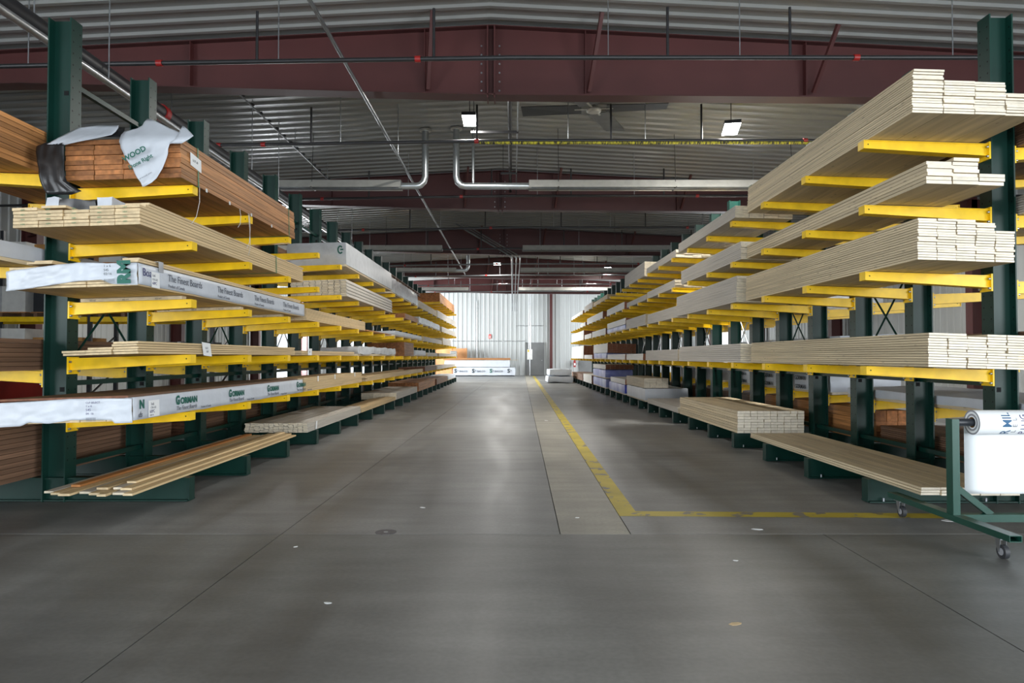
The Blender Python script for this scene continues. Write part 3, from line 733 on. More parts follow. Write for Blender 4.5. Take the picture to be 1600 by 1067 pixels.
# Finest Boards wrapped pack on the third arms
f_h = 8 * .0205
side_wrap(fin, 4.03, f_h, 'wrap_white', low=.012, over=.12)
end_flap(fin, -.005, .965, [(0, f_h + .003), (.22, f_h + .006), (.42, f_h + .02), (.6, f_h + .006), (.965, f_h - .03)], [(0, .004), (.15, .012), (.2, .02), (.25, .05), (.45, .045), (.6, .025), (.8, .0), (.965, -.012)], 'wrap_white', amp=.022)
for q in range(4):
    y = .42 + q * .92
    lettering(fin, 'The Finest Boards', .082, (.0150, y, .078), AISLE_L, 'ink_grey')
    lettering(fin, 'Product of Canada', .036, (.0150, y, .03), AISLE_L, 'ink_grey')
lettering(fin, 'Boa', .085, (.0150, .04, .08), AISLE_L, 'ink_purple')
lettering(fin, 'RM', .125, (-.035, YO - .006, .012), ((0, 0, 1), (-1, 0, 0), (0, -1, 0)), 'ink_green', bold=.008)
for txt, sz, z in (('1 x 6', .026, .138), ('S4S', .026, .108), ('02/16', .026, .08), ('|||||||||', .034, .028)):
    lettering(fin, txt, sz, (-.225, YO - .006, z), ENDF, 'ink_dark')
tagpaper(fin, (.0158, .16, .004), (0, .12, 0), (0, 0, .12), [('1x6', .03, .1, .7, None), ('CSG GZ', .022, .1, .46, None), ('60PC', .03, .1, .2, 'ink_purple')], AISLE_L)
for k, (u, wd, y0, lay) in enumerate(((.005, .14, .02, 0), (.012, .13, .05, 1), (.62, .19, -.02, 0), (.66, .14, .05, 1))):
    obj('top_board', board_mesh(wd, .0195, 3.9, 'clear'), fin, (-(u + wd / 2), y0 + 1.95, f_h + .024 + .02 * lay))
tp = MB(); tp.box(-.05, .012, .27, .34, f_h + .05, f_h + .053); tp.box(.0165, .0185, .27, .34, f_h - .03, f_h + .053); tp.build('tape', 'wrap_clear', fin)
for y in (LY[0] - 5.05, LY[1] - 5.05, LY[2] - 5.05):      # dunnage stickers between arm and pack
    m_ = MB(); m_.box(-.93, -.06, y - .04, y + .04, -.031, -.002, 0, 0); s_ = m_.build('sticker', ['pine'], fin)
    for q in range(3): lettering(s_, 'KD HT', .018, (-.85 + q * .28, y - .0405, -.026), ENDF, 'ink_dark')
# stamps on board ends of the second-arm pack
for u in (.095, .285, .475, .665, .855):
    for z in (.045, .085, .115):
        pass
# loose boards lying on the wide pale pack (second arms)
pk2 = [o for o in bpy.data.objects if o.get('label', '').startswith('wide pale board pack')][0]
obj('top_board', board_mesh(.19, .022, 3.9, 'clear'), pk2, (-.10, 2.05, 6 * .0255 + .012))
obj('top_board', board_mesh(.19, .022, 3.9, 'clear'), pk2, (-.10, 2.10, 6 * .0255 + .035))
obj('top_board', board_mesh(.19, .022, 3.6, 'clear'), pk2, (-.68, 1.85, 6 * .0255 + .012))
strap(pk2, -1, .95, 6 * .0255 + .046, 2.95, 'strap_green')
for u in range(5):
    for k in range(4):
        lettering(pk2, 'HEM', .016, (-(u * .1915 + .12), -.0155, .018 + k * .036), ENDF, 'strap_green', name='end_stamp')
pk4 = [o for o in bpy.data.objects if o.get('label', '').startswith('stepped low clear')][0]
tagpaper(pk4, (.012, 1.05, -.01), (0, .17, -.01), (0, -.03, .12), [('16 ft', .03, .3, .5, None), ('1x8', .03, .35, .25, None)], AISLE_L)
pk5 = [o for o in bpy.data.objects if o.get('label', '').startswith('tan board pack with white')][0]
for y in (.62, 1.55, 2.9): tagpaper(pk5, (.004, y, .12), (0, .06, 0), (0, 0, .075), [], AISLE_L)
pk6 = [o for o in bpy.data.objects if o.get('label', '').startswith('low clear board pack')][0]
tagpaper(pk6, (.006, .25, .0), (0, .18, .0), (0, .02, .09), [('1x8', .03, .3, .4, None)], AISLE_L)
pk7 = [o for o in bpy.data.objects if o.get('label', '').startswith('block of grey narrow')][0]
tagpaper(pk7, (.006, .35, .01), (0, .07, .0), (0, .03, .11), [], AISLE_L)
# green ring logo on the big white wrapped pack
m_ = MB()
for rr in (1,):
    n_ = 20; a_ = []
    for k in range(n_ + 1):
        t = math.radians(40) + math.radians(280) * k / n_
        a_.append(((-.09 + .048 * math.cos(t), -.012, .27 + .07 * math.sin(t)), (-.09 + .026 * math.cos(t), -.012, .27 + .045 * math.sin(t))))
    m_.sheet([[p_[0] for p_ in a_], [p_[1] for p_ in a_]], 0, False)
m_.box(-.09, -.04, -.0135, -.0115, .262, .284)
lg = m_.build('printed_logo', 'ink_green', wp); sm = lg.modifiers.new('t', 'SOLIDIFY'); sm.thickness = .001
# open sticker frame lying on the shiny wrapped pack
fr_ = empty('sticker_frame', (-2.86, 15.6, l1 + .40), label='dark slatted ladder of stickers lying on the shiny wrapped pack', cat='wood frame')
m_ = MB(); m_.box(-.05, 0, 0, 5.6, 0, .02); m_.box(-.05, 0, 0, 5.6, .07, .09); m_.build('rail', ['brown'], fr_)
for k in range(12):
    m_ = MB(); m_.box(-.6, 0, .2 + k * .46, .28 + k * .46, .021, .069); m_.build('slat', 'brown', fr_)

# torn tarp over the reddish pack (white outside, black inside)
def px2(x, y, d): return Vector(((x - 800) * d / F, d, CAMZ + (HOR - y) * d / F))
def tarp_poly(rows_px, d, name, mat, root, fold=None, amp=.006, cols_=14, thick=.002):
    inv = root.matrix_basis.inverted(); rows = []
    ztop = CAMZ + (HOR - 214) * 5.46 / F
    for (y, xa, xb) in rows_px:
        r_ = []
        for k in range(cols_ + 1):
            x = xa + (xb - xa) * k / cols_
            p_ = px2(x, y, d)
            w_ = .008 * math.sin(x * .22 + y * .13) + noise.noise(Vector((x * .06, y * .06, 3))) * .02 + noise.noise(Vector((x * .19 + y * .1, y * .05, 9))) * .009
            if y < 214:                                # lies back over the top of the pack
                p_.y += (214 - y) * .007; p_.x *= p_.y / d; p_.z = CAMZ + (HOR - y) * p_.y / F
            p_.y -= abs(w_) * (1 if y >= 214 else .4)
            r_.append(inv @ p_)
        rows.append(r_)
    m_ = MB(); m_.sheet(list(reversed(rows)))
    o_ = m_.build(name, mat, root); sm = o_.modifiers.new('thick', 'SOLIDIFY'); sm.thickness = thick; return o_
tw = tarp_poly([(183, 226, 231), (188, 221, 241), (193, 218, 252), (198, 210, 262), (203, 190, 274), (208, 185, 285), (213, 183, 284), (219, 182, 279), (223, 183, 262), (230, 186, 259),
                (238, 189, 259), (246, 194, 257), (254, 199, 254), (262, 204, 251), (270, 208, 247), (277, 212, 242), (284, 217, 234), (291, 221, 223)], 5.55, 'tarp_flap', 'wrap_white', redp)
tarp_poly([(194, 281, 283), (199, 279, 289), (205, 276, 295), (210, 272, 299), (215, 270, 292), (222, 262, 280)], 5.54, 'tarp_corner', 'wrap_white', redp, cols_=6)
tarp_poly([(193, 148, 181), (197, 118, 180), (203, 104, 176), (208, 95, 170), (213, 86, 148), (219, 76, 120), (224, 70, 97)], 5.54, 'tarp_edge', 'wrap_white', redp)
tarp_poly([(221, 66, 95), (226, 52, 95), (236, 51, 95), (250, 53, 96), (262, 56, 97), (272, 57, 98), (282, 59, 101), (290, 63, 112), (297, 66, 124), (303, 72, 110)], 5.54, 'tarp_lining', 'tarp_black', redp)
tarp_poly([(196, 172, 191), (202, 166, 190), (208, 160, 186), (212, 150, 184)], 5.58, 'tarp_lining', 'tarp_black', redp, cols_=6)
inv = redp.matrix_basis.inverted()
ca, sa = math.cos(math.radians(27)), math.sin(math.radians(27))
def on_tarp(txt, size, px, py, mat, bold=0):
    axes = ((ca, 0, sa), (-sa, 0, ca), (0, -1, 0))
    lettering(tw, txt, size, inv @ px2(px, py, 5.505), axes, mat, bold=bold)
on_tarp('WOOD', .060, 190, 251, 'ink_green', .002)
on_tarp('Done Right', .046, 199, 263, 'ink_green', .0012)
on_tarp('erwood.com', .022, 215, 279, 'ink_grey')
tagpaper(redp, (.006, .16, .15), (0, .2, -.02), (0, .0, .11), [('LOT 60', .03, .2, .4, 'ink_dark')], AISLE_L)
for y in (.45, .95, 1.5, 2.1): 
    m_ = MB(); m_.box(.001, .005, y, y + .03, -.012, .02); m_.build('staple_tag', 'strap_white', redp)

# loose cord ends hanging from the reddish pack
for y, dz, dy in ((.32, -.34, -.06), (1.42, -.42, .05), (1.45, -.36, .0), (1.2, -.18, .02)):
    m_ = MB(); m_.path([(.006, y, .0), (.012, y + dy * .3, dz * .4), (.0, y + dy, dz * .8), (-.03, y + dy * 1.5, dz)], .0022, 6); m_.build('cord', 'strap_white', redp)
# crumpled plastic stuffed between the two upper packs
cp = empty('crumpled_plastic', (-3.62, 5.42, l2 + .182), label='black and white crumpled plastic lying on the wide pale pack', cat='plastic sheet')
lump(.30, .35, .085, .022, seg=.04, freq=7, sd=3).build('black_sheet', 'tarp_black', cp)
lump(.10, .30, .10, .02, seg=.03, freq=8, sd=13).build('white_sheet', 'wrap_white', cp, (-.10, .0, 0))
lump(.11, .30, .10, .02, seg=.03, freq=8, sd=23).build('white_sheet', 'wrap_white', cp, (.31, .0, 0))

# ------------------------------------------------------------------ paper roll cart
ct = empty('paper_roll_cart', (3.0, 4.65, 0), label='green steel cart on casters holding a big roll of white wrapping paper', cat='cart')
CX = 3.0; Y0 = 4.65
def cb(name, x0, x1, y0, y1, z0, z1, mat='green_light'):
    m_ = MB(); m_.box(x0 - CX, x1 - CX, y0 - Y0, y1 - Y0, z0, z1); return m_.build(name, mat, ct)
for xo in (2.955, 5.0):
    m_ = MB()                                           # open rectangular tube
    x0, x1 = xo - CX, xo - CX + .076; ya, yb = 4.08 - Y0, 5.40 - Y0
    for b in ((x0, x1, ya, yb, .128, .133), (x0, x1, ya, yb, .163, .168), (x0, x0 + .004, ya, yb, .133, .163), (x1 - .004, x1, ya, yb, .133, .163)): m_.box(*b)
    m_.build('foot_tube', 'green_light', ct)
    cb('post', xo + .01, xo + .058, 4.61, 4.68, .168, .81)
    m_ = MB(); sg = 1 if xo < 4 else -1
    a = (xo + .034 - CX + sg * .02, 0, .345); b = (xo + .034 - CX + sg * .25, 0, .165)
    m_.bar(a, b, .04, .04, 0, (0, 1, 0)); m_.build('diagonal_brace', 'green_light', ct)
    for y in (4.19, 5.27):
        w_ = empty('caster', (xo + .04 - CX, y - Y0, 0)); w_.parent = ct
        m_ = MB(); m_.cyl((-.014, 0, .043), (.014, 0, .043), .042, 20); m_.build('tyre', 'rubber', w_)
        m_ = MB(); m_.cyl((-.017, 0, .043), (.017, 0, .043), .022, 14); m_.build('wheel_hub', 'hub_grey', w_)
        m_ = MB(); m_.hexa([(-.021, .005, .10), (-.018, .005, .10), (-.018, .05, .10), (-.021, .05, .10), (-.021, .005, .04), (-.018, .005, .04), (-.018, .018, .04), (-.021, .018, .04)][4:] + [(-.021, -.005, .12), (-.018, -.005, .12), (-.018, .045, .12), (-.021, .045, .12)])
        m_.hexa([(.018, .005, .04), (.021, .005, .04), (.021, .018, .04), (.018, .018, .04), (.018, -.005, .12), (.021, -.005, .12), (.021, .045, .12), (.018, .045, .12)])
        m_.box(-.03, .03, -.02, .06, .118, .127); m_.build('fork', 'zinc', w_)
cb('cross_bar', 3.015, 5.02, 4.61, 4.67, .12, .17)
m_ = MB(); m_.cyl((3.0 - CX, 0, .785), (5.05 - CX, 0, .785), .026, 16); m_.build('axle', 'fan_dark', ct)
RR = .0835; rc = (0, .785)
roll = MB(); xa, xb = 3.125 - CX, 4.95 - CX; n_ = 48
def ring(x, r): return [(x, rc[0] + r * math.cos(t), rc[1] + r * math.sin(t)) for t in [2 * math.pi * k / n_ for k in range(n_)]]
v_ = ring(xa, RR) + ring(xb, RR); roll.add(v_, [(k, k + n_, (k + 1) % n_ + n_, (k + 1) % n_) for k in range(n_)], 0, True)
for x in (xa, xb):
    for r0, r1, mi in ((RR, .072, 1), (.072, .058, 0), (.058, .045, 1), (.045, .036, 0)):
        v_ = ring(x, r0) + ring(x, r1); roll.add(v_, [(k, (k + 1) % n_, (k + 1) % n_ + n_, k + n_) for k in range(n_)], mi)
v_ = ring(xa, .036) + ring(xb, .036); roll.add(v_, [(k, k + n_, (k + 1) % n_ + n_, (k + 1) % n_) for k in range(n_)], 2, True)
rl = roll.build('paper_roll', ['paper_roll', 'hub_grey', 'cardboard'], ct)
sh = MB(); rows = []
for k in range(17):
    z = .785 - .50 * k / 16
    rows.append([(xa + (xb - xa) * i / 12, RR + .0012 + .004 * math.sin(i * .9) * (k / 16), z) for i in range(13)])
sh.sheet(rows); so = sh.build('paper_sheet', 'paper_roll', ct); sm = so.modifiers.new('t', 'SOLIDIFY'); sm.thickness = .0006
# printed words run round the roll: one letter at a time on the curve
def on_roll(txt, size, x, a0, mat, bold=0, xs=1.0):
    o_ = lettering(rl, txt, size, (0, 0, 0), ((1, 0, 0), (0, 1, 0), (0, 0, 1)), mat, bold=bold, xs=xs)
    me = o_.data.copy(); o_.data = me
    for v in me.vertices:                              # wrap the flat letters round the roll
        t = math.radians(a0) + v.co.x / RR; r_ = RR + .0007 + v.co.z
        v.co = Vector((x - v.co.y, -math.cos(t) * r_, rc[1] + math.sin(t) * r_))
for xo in (0, .8):
    on_roll('R MIL', .085, 3.335 - CX + xo, -62, 'ink_blue', .0008, .84)
    on_roll('L  E  L', .042, 3.372 - CX + xo, -48, 'ink_grey')
    on_roll('P.LUG', .064, 3.442 - CX + xo, -60, 'ink_purple', 0, .9)

# ------------------------------------------------------------------ far end of the aisle
def farpack(x0, x1, y, dep, z, h, desc, mat='wrap_white', **k):
    root = empty('wrapped_lumber_pack', (x0, y, z), label=desc, cat='lumber pack', group='packs along the end wall')
    lump(x1 - x0, dep, h, .015, seg=.2, sd=U(0, 40)).build('wrap', mat, root); return root
fp = farpack(-3.75, 0.22, 43.2, 1.1, .06, .50, 'white wrapped pack with dark logos, lying along the end wall')
m_ = MB(); m_.box(.05, 3.9, .1, .18, -.06, .0); m_.box(.05, 3.9, .9, .98, -.06, .0); m_.build('bearer', 'fan_dark', fp)
for q in range(4):
    x = .02 + q * 1.12 + .08
    lettering(fp, 'S', .34, (x, -.03, .17), ENDF, 'ink_green' if q == 2 else 'ink_dark', bold=.012)
    lettering(fp, '=', .2, (x + .17, -.03, .22), ENDF, 'ink_dark')
    if q < 3: lettering(fp, 'BAS.CO', .15, (x + .32, -.03, .21), ENDF, 'ink_grey', bold=.004)
farpack(-4.3, -0.12, 43.25, 1.0, .585, .42, 'plain white wrapped pack stacked upon the logo pack')
o = obj('lumber_beam', board_mesh(.3, .13, 4.3, 'red'), None, (-2.25, 43.8, 1.09), (0, 0, math.radians(90))); tag(o, 'long orange-brown beam lying on the white wrapped stack', 'beam')
o = obj('lumber_beam', board_mesh(.3, .03, 4.6, 'pine'), None, (-1.9, 44.2, 1.035), (0, 0, math.radians(90))); tag(o, 'thin pale board under the orange-brown beam', 'board')
# plywood crate with louvre box left of the stack
cr = empty('plywood_crate', (-4.4, 44.5, 0), label='tall orange plywood panel crate against the end wall', cat='crate')
m_ = MB(); m_.box(-2.4, 1.45, 0, .5, 0, 1.78); m_.build('panel', 'plywood', cr)
for x in (-2.0, -.7, .4, 1.35): m_ = MB(); m_.box(x, x + .1, -.03, 0, 0, 1.8); m_.build('batten', 'plywood', cr)
hb = empty('louvre_box', (-3.95, 43.72, 1.158), label='grey louvred metal box hung beside the plywood crate', cat='vent box')
m_ = MB(); m_.box(-.02, .4, 0, .5, 0, .45); m_.build('housing', 'hood', hb)
for k in range(4): m_ = MB(); m_.box(.02, .36, -.03, 0, .07 + k * .1, .11 + k * .1); m_.build('louvre', 'door_grey', hb)
# disconnect box with conduits in front of the door
eb = empty('disconnect_box', (1.0, 44.9, 1.05), label='white electrical disconnect box with yellow label beside the grey door', cat='electrical box')
m_ = MB(); m_.box(0, .34, 0, .18, 0, .68); m_.build('housing', 'box_white', eb)
m_ = MB(); m_.box(.03, .12, -.004, 0, .5, .64); m_.build('warning_label', 'yellow_paint', eb)
m_ = MB(); m_.cyl((.12, .09, .68), (.12, .09, 4.4), .025); m_.cyl((.22, .09, .68), (.22, .09, 4.4), .025); m_.cyl((.17, .12, -1.05), (.17, .12, 0), .025); m_.build('conduit', 'galv', eb)
cdn = [((-4.0, YF - .06, 2.28), (0.95, YF - .06, 2.28), 'thin grey conduit running along the end wall above the white stack'),
       ((0.3, YF - .06, 3.3), (2.1, YF - .06, 3.3), 'short grey conduit high on the end wall above the door'),
       ((-2.35, YF - .06, 1.0), (-2.35, YF - .06, 5.0), 'vertical grey conduit on the end wall left of the red sign')]
for a, b, lab in cdn:
    m_ = MB(); m_.cyl(a, b, .022, 8); tag(m_.build('conduit', 'galv'), lab, 'conduit', 'conduits on the end wall')
sg = empty('wall_sign', (-1.55, YF - .06, 2.45), label='small red and white fire sign on the white end wall', cat='sign')
m_ = MB(); m_.box(0, .16, 0, .012, 0, .28); m_.build('plate', 'sign_red', sg)
m_ = MB(); m_.box(.05, .11, -.004, 0, .04, .16); m_.cyl((.08, -.004, .2), (.08, 0, .2), .022); m_.build('pictogram', 'paper', sg)
ex = empty('fire_extinguisher', (4.15, 45.25, .55), label='red fire extinguisher hung on the end wall near the right rack', cat='fire extinguisher')
m_ = MB(); m_.path([(0, 0, 0), (0, 0, .38), (0, 0, .44), (0, 0, .47)], [.085, .085, .05, .03], 14); m_.build('cylinder', 'red_coupling', ex)
m_ = MB(); m_.box(-.02, .1, -.02, .02, .47, .52); m_.build('valve_handle', 'fan_dark', ex)
m_ = MB(); m_.path([(.05, 0, .48), (.13, 0, .4), (.12, 0, .15)], .012, 6); m_.build('hose', 'fan_dark', ex)
m_ = MB(); m_.box(-.05, .05, -.088, -.08, .12, .26); m_.build('label_plate', 'paper', ex)
m_ = MB(); m_.box(-.04, .04, .08, .24, .2, .3); m_.build('wall_bracket', 'fan_dark', ex)
for k, (x, y, z, w_, l_, h_, lab) in enumerate(((1.68, 32.0, .04, 1.2, 2.2, .27, 'white wrapped pack on the floor beside the right rack, lower of two'), (1.75, 32.1, .37, 1.05, 2.0, .27, 'white wrapped pack on the floor beside the right rack, upper of two'))):
    rt = empty('wrapped_lumber_pack', (x, y, z), label=lab, cat='lumber pack', group='floor packs beside the right rack')
    lump(w_, l_, h_, .05, seg=.15, freq=1.6, sd=9 + k).build('wrap', 'wrap_white', rt)
    if k == 0: m_ = MB(); m_.box(.1, 1.1, .2, .3, -.03, .03); m_.box(.1, 1.1, 1.7, 1.8, -.03, .03); m_.build('bearer', 'fan_dark', rt)
    else: strap(rt, 1, w_, h_ + .02, .8, 'strap_white')

# ------------------------------------------------------------------ overhead services
def hang(root, x, y, z, r=.006, mat='pipe_grey'):
    m_ = MB(); m_.cyl((x, y, z), (x, y, roofz(x) - .01), r, 6); m_.build('hanger_rod', mat, root)
SPK = [8.25, 11.45, 15.4, 19.2, 22.9, 26.7, 30.4, 34.2, 38.0]
for i, y in enumerate(SPK):
    zc = 4.86; rt = empty('sprinkler_pipe', (0, y, 0), label='black overhead sprinkler pipe across the hall, %s from the viewer' % ORD[i], cat='pipe', group='sprinkler branch pipes')
    m_ = MB(); x0, x1 = -12.2, 11.8
    m_.path([(x0, 0, zc - .22), (-5, 0, zc - .06), (0, 0, zc + .02), (x1, 0, zc + .02)], .028, 10)
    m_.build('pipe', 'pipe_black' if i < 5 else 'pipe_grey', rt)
    def pz(x): return zc + .02 if x > 0 else (zc + .02 + x * .016 if x > -5 else zc - .06 + (x + 5) * .022)
    for x in (-5.5, -4.3, -1.15, 4.2) if i % 2 == 0 else (-4.95, -4.2, -.6, 4.95):
        m_ = MB(); m_.cyl((x - .035, 0, pz(x)), (x + .035, 0, pz(x)), .04, 12); m_.build('coupling', 'red_coupling', rt)
    for x in (-9, -6, -2.7, .9, 2.6, 5.6, 9):
        x += .35 * math.sin(i * 2.1 + x); m_ = MB(); m_.cyl((x, 0, pz(x)), (x, 0, roofz(x) - .01), .007, 6); m_.build('hanger_rod', 'zinc', rt)
    for x in (-7.4, -3.1, -.75, 1.6, 3.5, 6.3):
        x += .3 * math.sin(i * 1.3 + x); m_ = MB(); m_.cyl((x, 0, pz(x)), (x, 0, pz(x) + .62), .018, 8); m_.build('sprinkler_riser', 'pipe_black', rt)
    if i == 1:
        m_ = MB(); m_.path([(-.55, 0, zc - .016), (6.2, 0, zc - .016)], .026, 10); m_.build('caution_wrap', 'caution', rt)
def longpipe(name, x, z, y0, y1, r, mat, lab, hangs=(), coup=()):
    rt = empty(name, (x, 0, z), label=lab, cat='pipe')
    m_ = MB(); m_.cyl((0, y0, 0), (0, y1, 0), r, 16); m_.build('pipe', mat, rt)
    for y in hangs:
        m_ = MB(); m_.cyl((0, y, r), (0, y, roofz(x) - z - .01), .007, 6); m_.build('hanger_rod', 'zinc', rt)
    for y in coup:
        m_ = MB(); m_.cyl((0, y - .05, 0), (0, y + .05, 0), r * 1.2, 16); m_.build('coupling', 'red_coupling', rt)
    return rt
longpipe('sprinkler_main', -4.6, 4.43, 3, 38, .092, 'pipe_black', 'thick black sprinkler main running above the left rack', [6.5, 12, 17.9, 22, 29], [8.9, 14, 20])
longpipe('white_conduit', -4.47, 4.27, 5, 38, .04, 'galv', 'shiny grey conduit running beneath the thick black main', [7.5, 13, 19])
longpipe('gas_pipe', -2.1, 4.93, 4, 30.5, .024, 'pipe_grey', 'thin grey pipe running lengthwise left of the ridge', [12.5, 20, 28])
st_ = longpipe('perforated_strut', -4.35, 5.42, 10.7, 16.3, .014, 'pipe_grey', 'thin perforated strut running lengthwise under the left roof', [11, 13.6, 16])
for k in range(14):
    m_ = MB(); m_.box(-.03, .03, 10.9 + k * .4, 10.96 + k * .4, .014, .045); m_.build('clip', 'pipe_black', st_)
longpipe('ridge_pipe', -.04, 5.42, 9.95, 17.2, .035, 'pipe_black', 'black pipe running lengthwise just under the ridge', [])
longpipe('ridge_conduit', .10, 5.35, 9.95, 17.2, .012, 'pipe_grey', 'thin grey conduit beside the black ridge pipe', [])
for k, (y, x0, x1) in enumerate(((12.4, -.75, .12), (15.2, -.25, .12), (18.3, -.45, .12))):
    m_ = MB(); m_.box(x0, x1, y - .02, y + .02, 5.32, 5.36); m_.cyl((x0 + .05, y, 5.34), (x0 + .05, y, roofz(x0) - .01), .007, 6)
    tag(m_.build('strut_channel', 'pipe_black'), 'dark strut channel under the ridge pipe, %s from the viewer' % ORD[k], 'strut', 'ridge struts')
for k, dx in enumerate((0, .16, .30)):
    m_ = MB(); r = .035 if k == 0 else .02
    m_.path([(-1.9 + dx, 23.0, 5.72), (-.1 + dx, 24.4, 4.88), (0.0 + dx, 24.8, 4.82), (0.02 + dx, 44.6, 4.78)], r, 8)
    m_.cyl((.02 + dx, 44.6, 4.78), (.02 + dx, 44.6, 4.2), r * .9, 8)
    tag(m_.build('electrical_conduit', 'pipe_grey'), ['thick grey conduit bending down from the roof and along the ridge', 'thin middle conduit beside the thick bent conduit', 'thin right-hand conduit beside the thick bent conduit'][k], 'conduit', 'bent ridge conduits')
# radiant tube heaters
HT = [(14.0, 4.72, True), (22.2, 4.72, False), (27.8, 4.72, False), (35.8, 4.74, False)]
hn = 0
for i, (y, z, flue) in enumerate(HT):
    for sd_, x0, x1 in ((-1, -9.5, -2.28), (1, .35, 9.0)):
        rt = empty('radiant_heater', (0, y, 0), label='silver tube heater hanging %s of the ridge, %s from the viewer' % ('left' if sd_ < 0 else 'right', ORD[i]), cat='heater', group='radiant tube heaters')
        m_ = MB(); m_.hexa([(x0, -.07, z + .14), (x1, -.07, z + .14), (x1, .07, z + .14), (x0, .07, z + .14), (x0, -.069, z + .142), (x1, -.069, z + .142), (x1, .069, z + .142), (x0, .069, z + .142)])
        for sy in (-1, 1):
            m_.hexa([(x0, sy * .07, z + .14), (x1, sy * .07, z + .14), (x1, sy * .072, z + .14), (x0, sy * .072, z + .14)][::-1] + [(x0, sy * .17, z - .03), (x1, sy * .17, z - .03), (x1, sy * .172, z - .03), (x0, sy * .172, z - .03)][::-1])
        m_.build('reflector_hood', 'hood', rt)
        m_ = MB(); m_.cyl((x0 - .02, 0, z), (x1 + .02, 0, z), .05, 12); m_.build('heater_tube', 'pipe_grey', rt)
        x = x0 + .6
        while x < x1:
            m_ = MB(); m_.cyl((x, -.1, z + .1), (x, 0, roofz(x) - .01), .006, 5); m_.box(x - .015, x + .015, -.17, .17, z - .03, z - .015); m_.build('hanger', 'pipe_black', rt); x += 2.4
        if flue or (sd_ < 0 and i == 2):
            fxx = -1.79 if sd_ < 0 else -1.15
            tip = x1 if sd_ < 0 else x0
            m_ = MB(); dr = 1 if sd_ < 0 else -1
            pts = [(tip - dr * .05, 0, z + .03), (fxx - dr * .18, 0, z + .03), (fxx - dr * .10, 0, z + .05), (fxx - dr * .03, 0, z + .12), (fxx, 0, z + .22), (fxx, 0, roofz(fxx) - .02)]
            m_.path(pts, .068, 14); m_.build('flue_pipe', 'steel_silver', rt)
            if flue:
                m_ = MB(); m_.cyl((fxx, 0, roofz(fxx) - .06), (fxx, 0, roofz(fxx) - .02), .12, 14); m_.build('flashing', 'hood', rt)
            if sd_ > 0:
                m_ = MB(); m_.cyl((-.80, 0, z + .06), (-.80, 0, roofz(-.8) - .02), .03, 10); m_.build('air_intake', 'steel_silver', rt)
# ceiling fan
fn = empty('ceiling_fan', (1.45, 12.0, 5.62), label='large ceiling fan with long dark flat blades', cat='fan')
m_ = MB(); m_.path([(0, 0, -.06), (0, 0, -.05), (0, 0, .0), (0, 0, .06)], [.09, .13, .13, .06], 18); m_.build('motor', 'hood', fn)
m_ = MB(); m_.cyl((0, 0, .05), (0, 0, roofz(1.45) - 5.62 - .01), .02, 8); m_.build('downrod', 'pipe_black', fn)
for k, a in enumerate((-6, 174, 64, 244)):
    t = math.radians(a); c_, s_ = math.cos(t), math.sin(t)
    m_ = MB()
    def q(r_, w_, z): return (c_ * r_ - s_ * w_, s_ * r_ + c_ * w_, z)
    p0 = [q(.22, -.19, -.01), q(1.28, -.19, -.02), q(1.28, .19, .01), q(.22, .19, .0)]
    m_.hexa(p0 + [(a_[0], a_[1], a_[2] + .012) for a_ in p0]); m_.build('blade', 'fan_dark' if k < 2 else 'pipe_grey', fn)
    m_ = MB(); m_.bar(q(.1, 0, 0), q(.34, 0, 0), .04, .012); m_.build('blade_iron', 'hood', fn)
# high-bay lights
def lamp(x, y, z, w_, l_, lab, rot=0, power=100):
    rt = empty('high_bay_light', (x, y, z), (0, 0, rot), label=lab, cat='light', group='high-bay lights')
    m_ = MB(); m_.box(-w_ / 2, w_ / 2, -l_ / 2, l_ / 2, .015, .075); m_.box(-w_ / 4, w_ / 4, -l_ / 4, l_ / 4, .075, .12); m_.build('housing', 'fan_dark', rt)
    m_ = MB(); m_.box(-w_ / 2 + .01, w_ / 2 - .01, -l_ / 2 + .01, l_ / 2 - .01, 0, .015); m_.build('lens', 'lamp_face', rt)
    m_ = MB(); m_.cyl((0, 0, .12), (0, 0, roofz(x) - z - .01), .008, 6); m_.build('hanger_rod', 'pipe_black', rt)
    l = bpy.data.lights.new('lamp', 'AREA'); l.shape = 'RECTANGLE'; l.size = w_; l.size_y = l_; l.energy = power; l.color = (1, .97, .92)
    lo = bpy.data.objects.new('lamp_light', l); COL.objects.link(lo); lo.parent = rt; lo.location = (0, 0, -.01)
lamp(-.75, 12.0, 5.40, .25, .55, 'bright square high-bay light left of the ceiling fan', power=70)
lamp(3.88, 12.0, 5.25, .28, .62, 'bright high-bay light right of the ceiling fan', math.radians(-12), power=120)
lamp(-.65, 29.7, 5.27, .3, .6, 'small distant high-bay light left of the conduits, nearer one', power=90)
lamp(4.3, 30.8, 5.22, .3, .6, 'small distant high-bay light over the right rack, nearer one', power=90)
lamp(-.5, 34.7, 5.27, .45, .5, 'faint distant high-bay light left of the conduits, farther one', power=90)
lamp(4.05, 34.7, 5.25, .55, .5, 'small distant high-bay light over the right rack, farther one', power=90)
lamp(-8.5, 19.9, 5.2, .3, .6, 'high-bay light hanging beyond the left rack')
lamp(8.3, 16.4, 5.2, .3, .6, 'high-bay light hanging beyond the right rack')

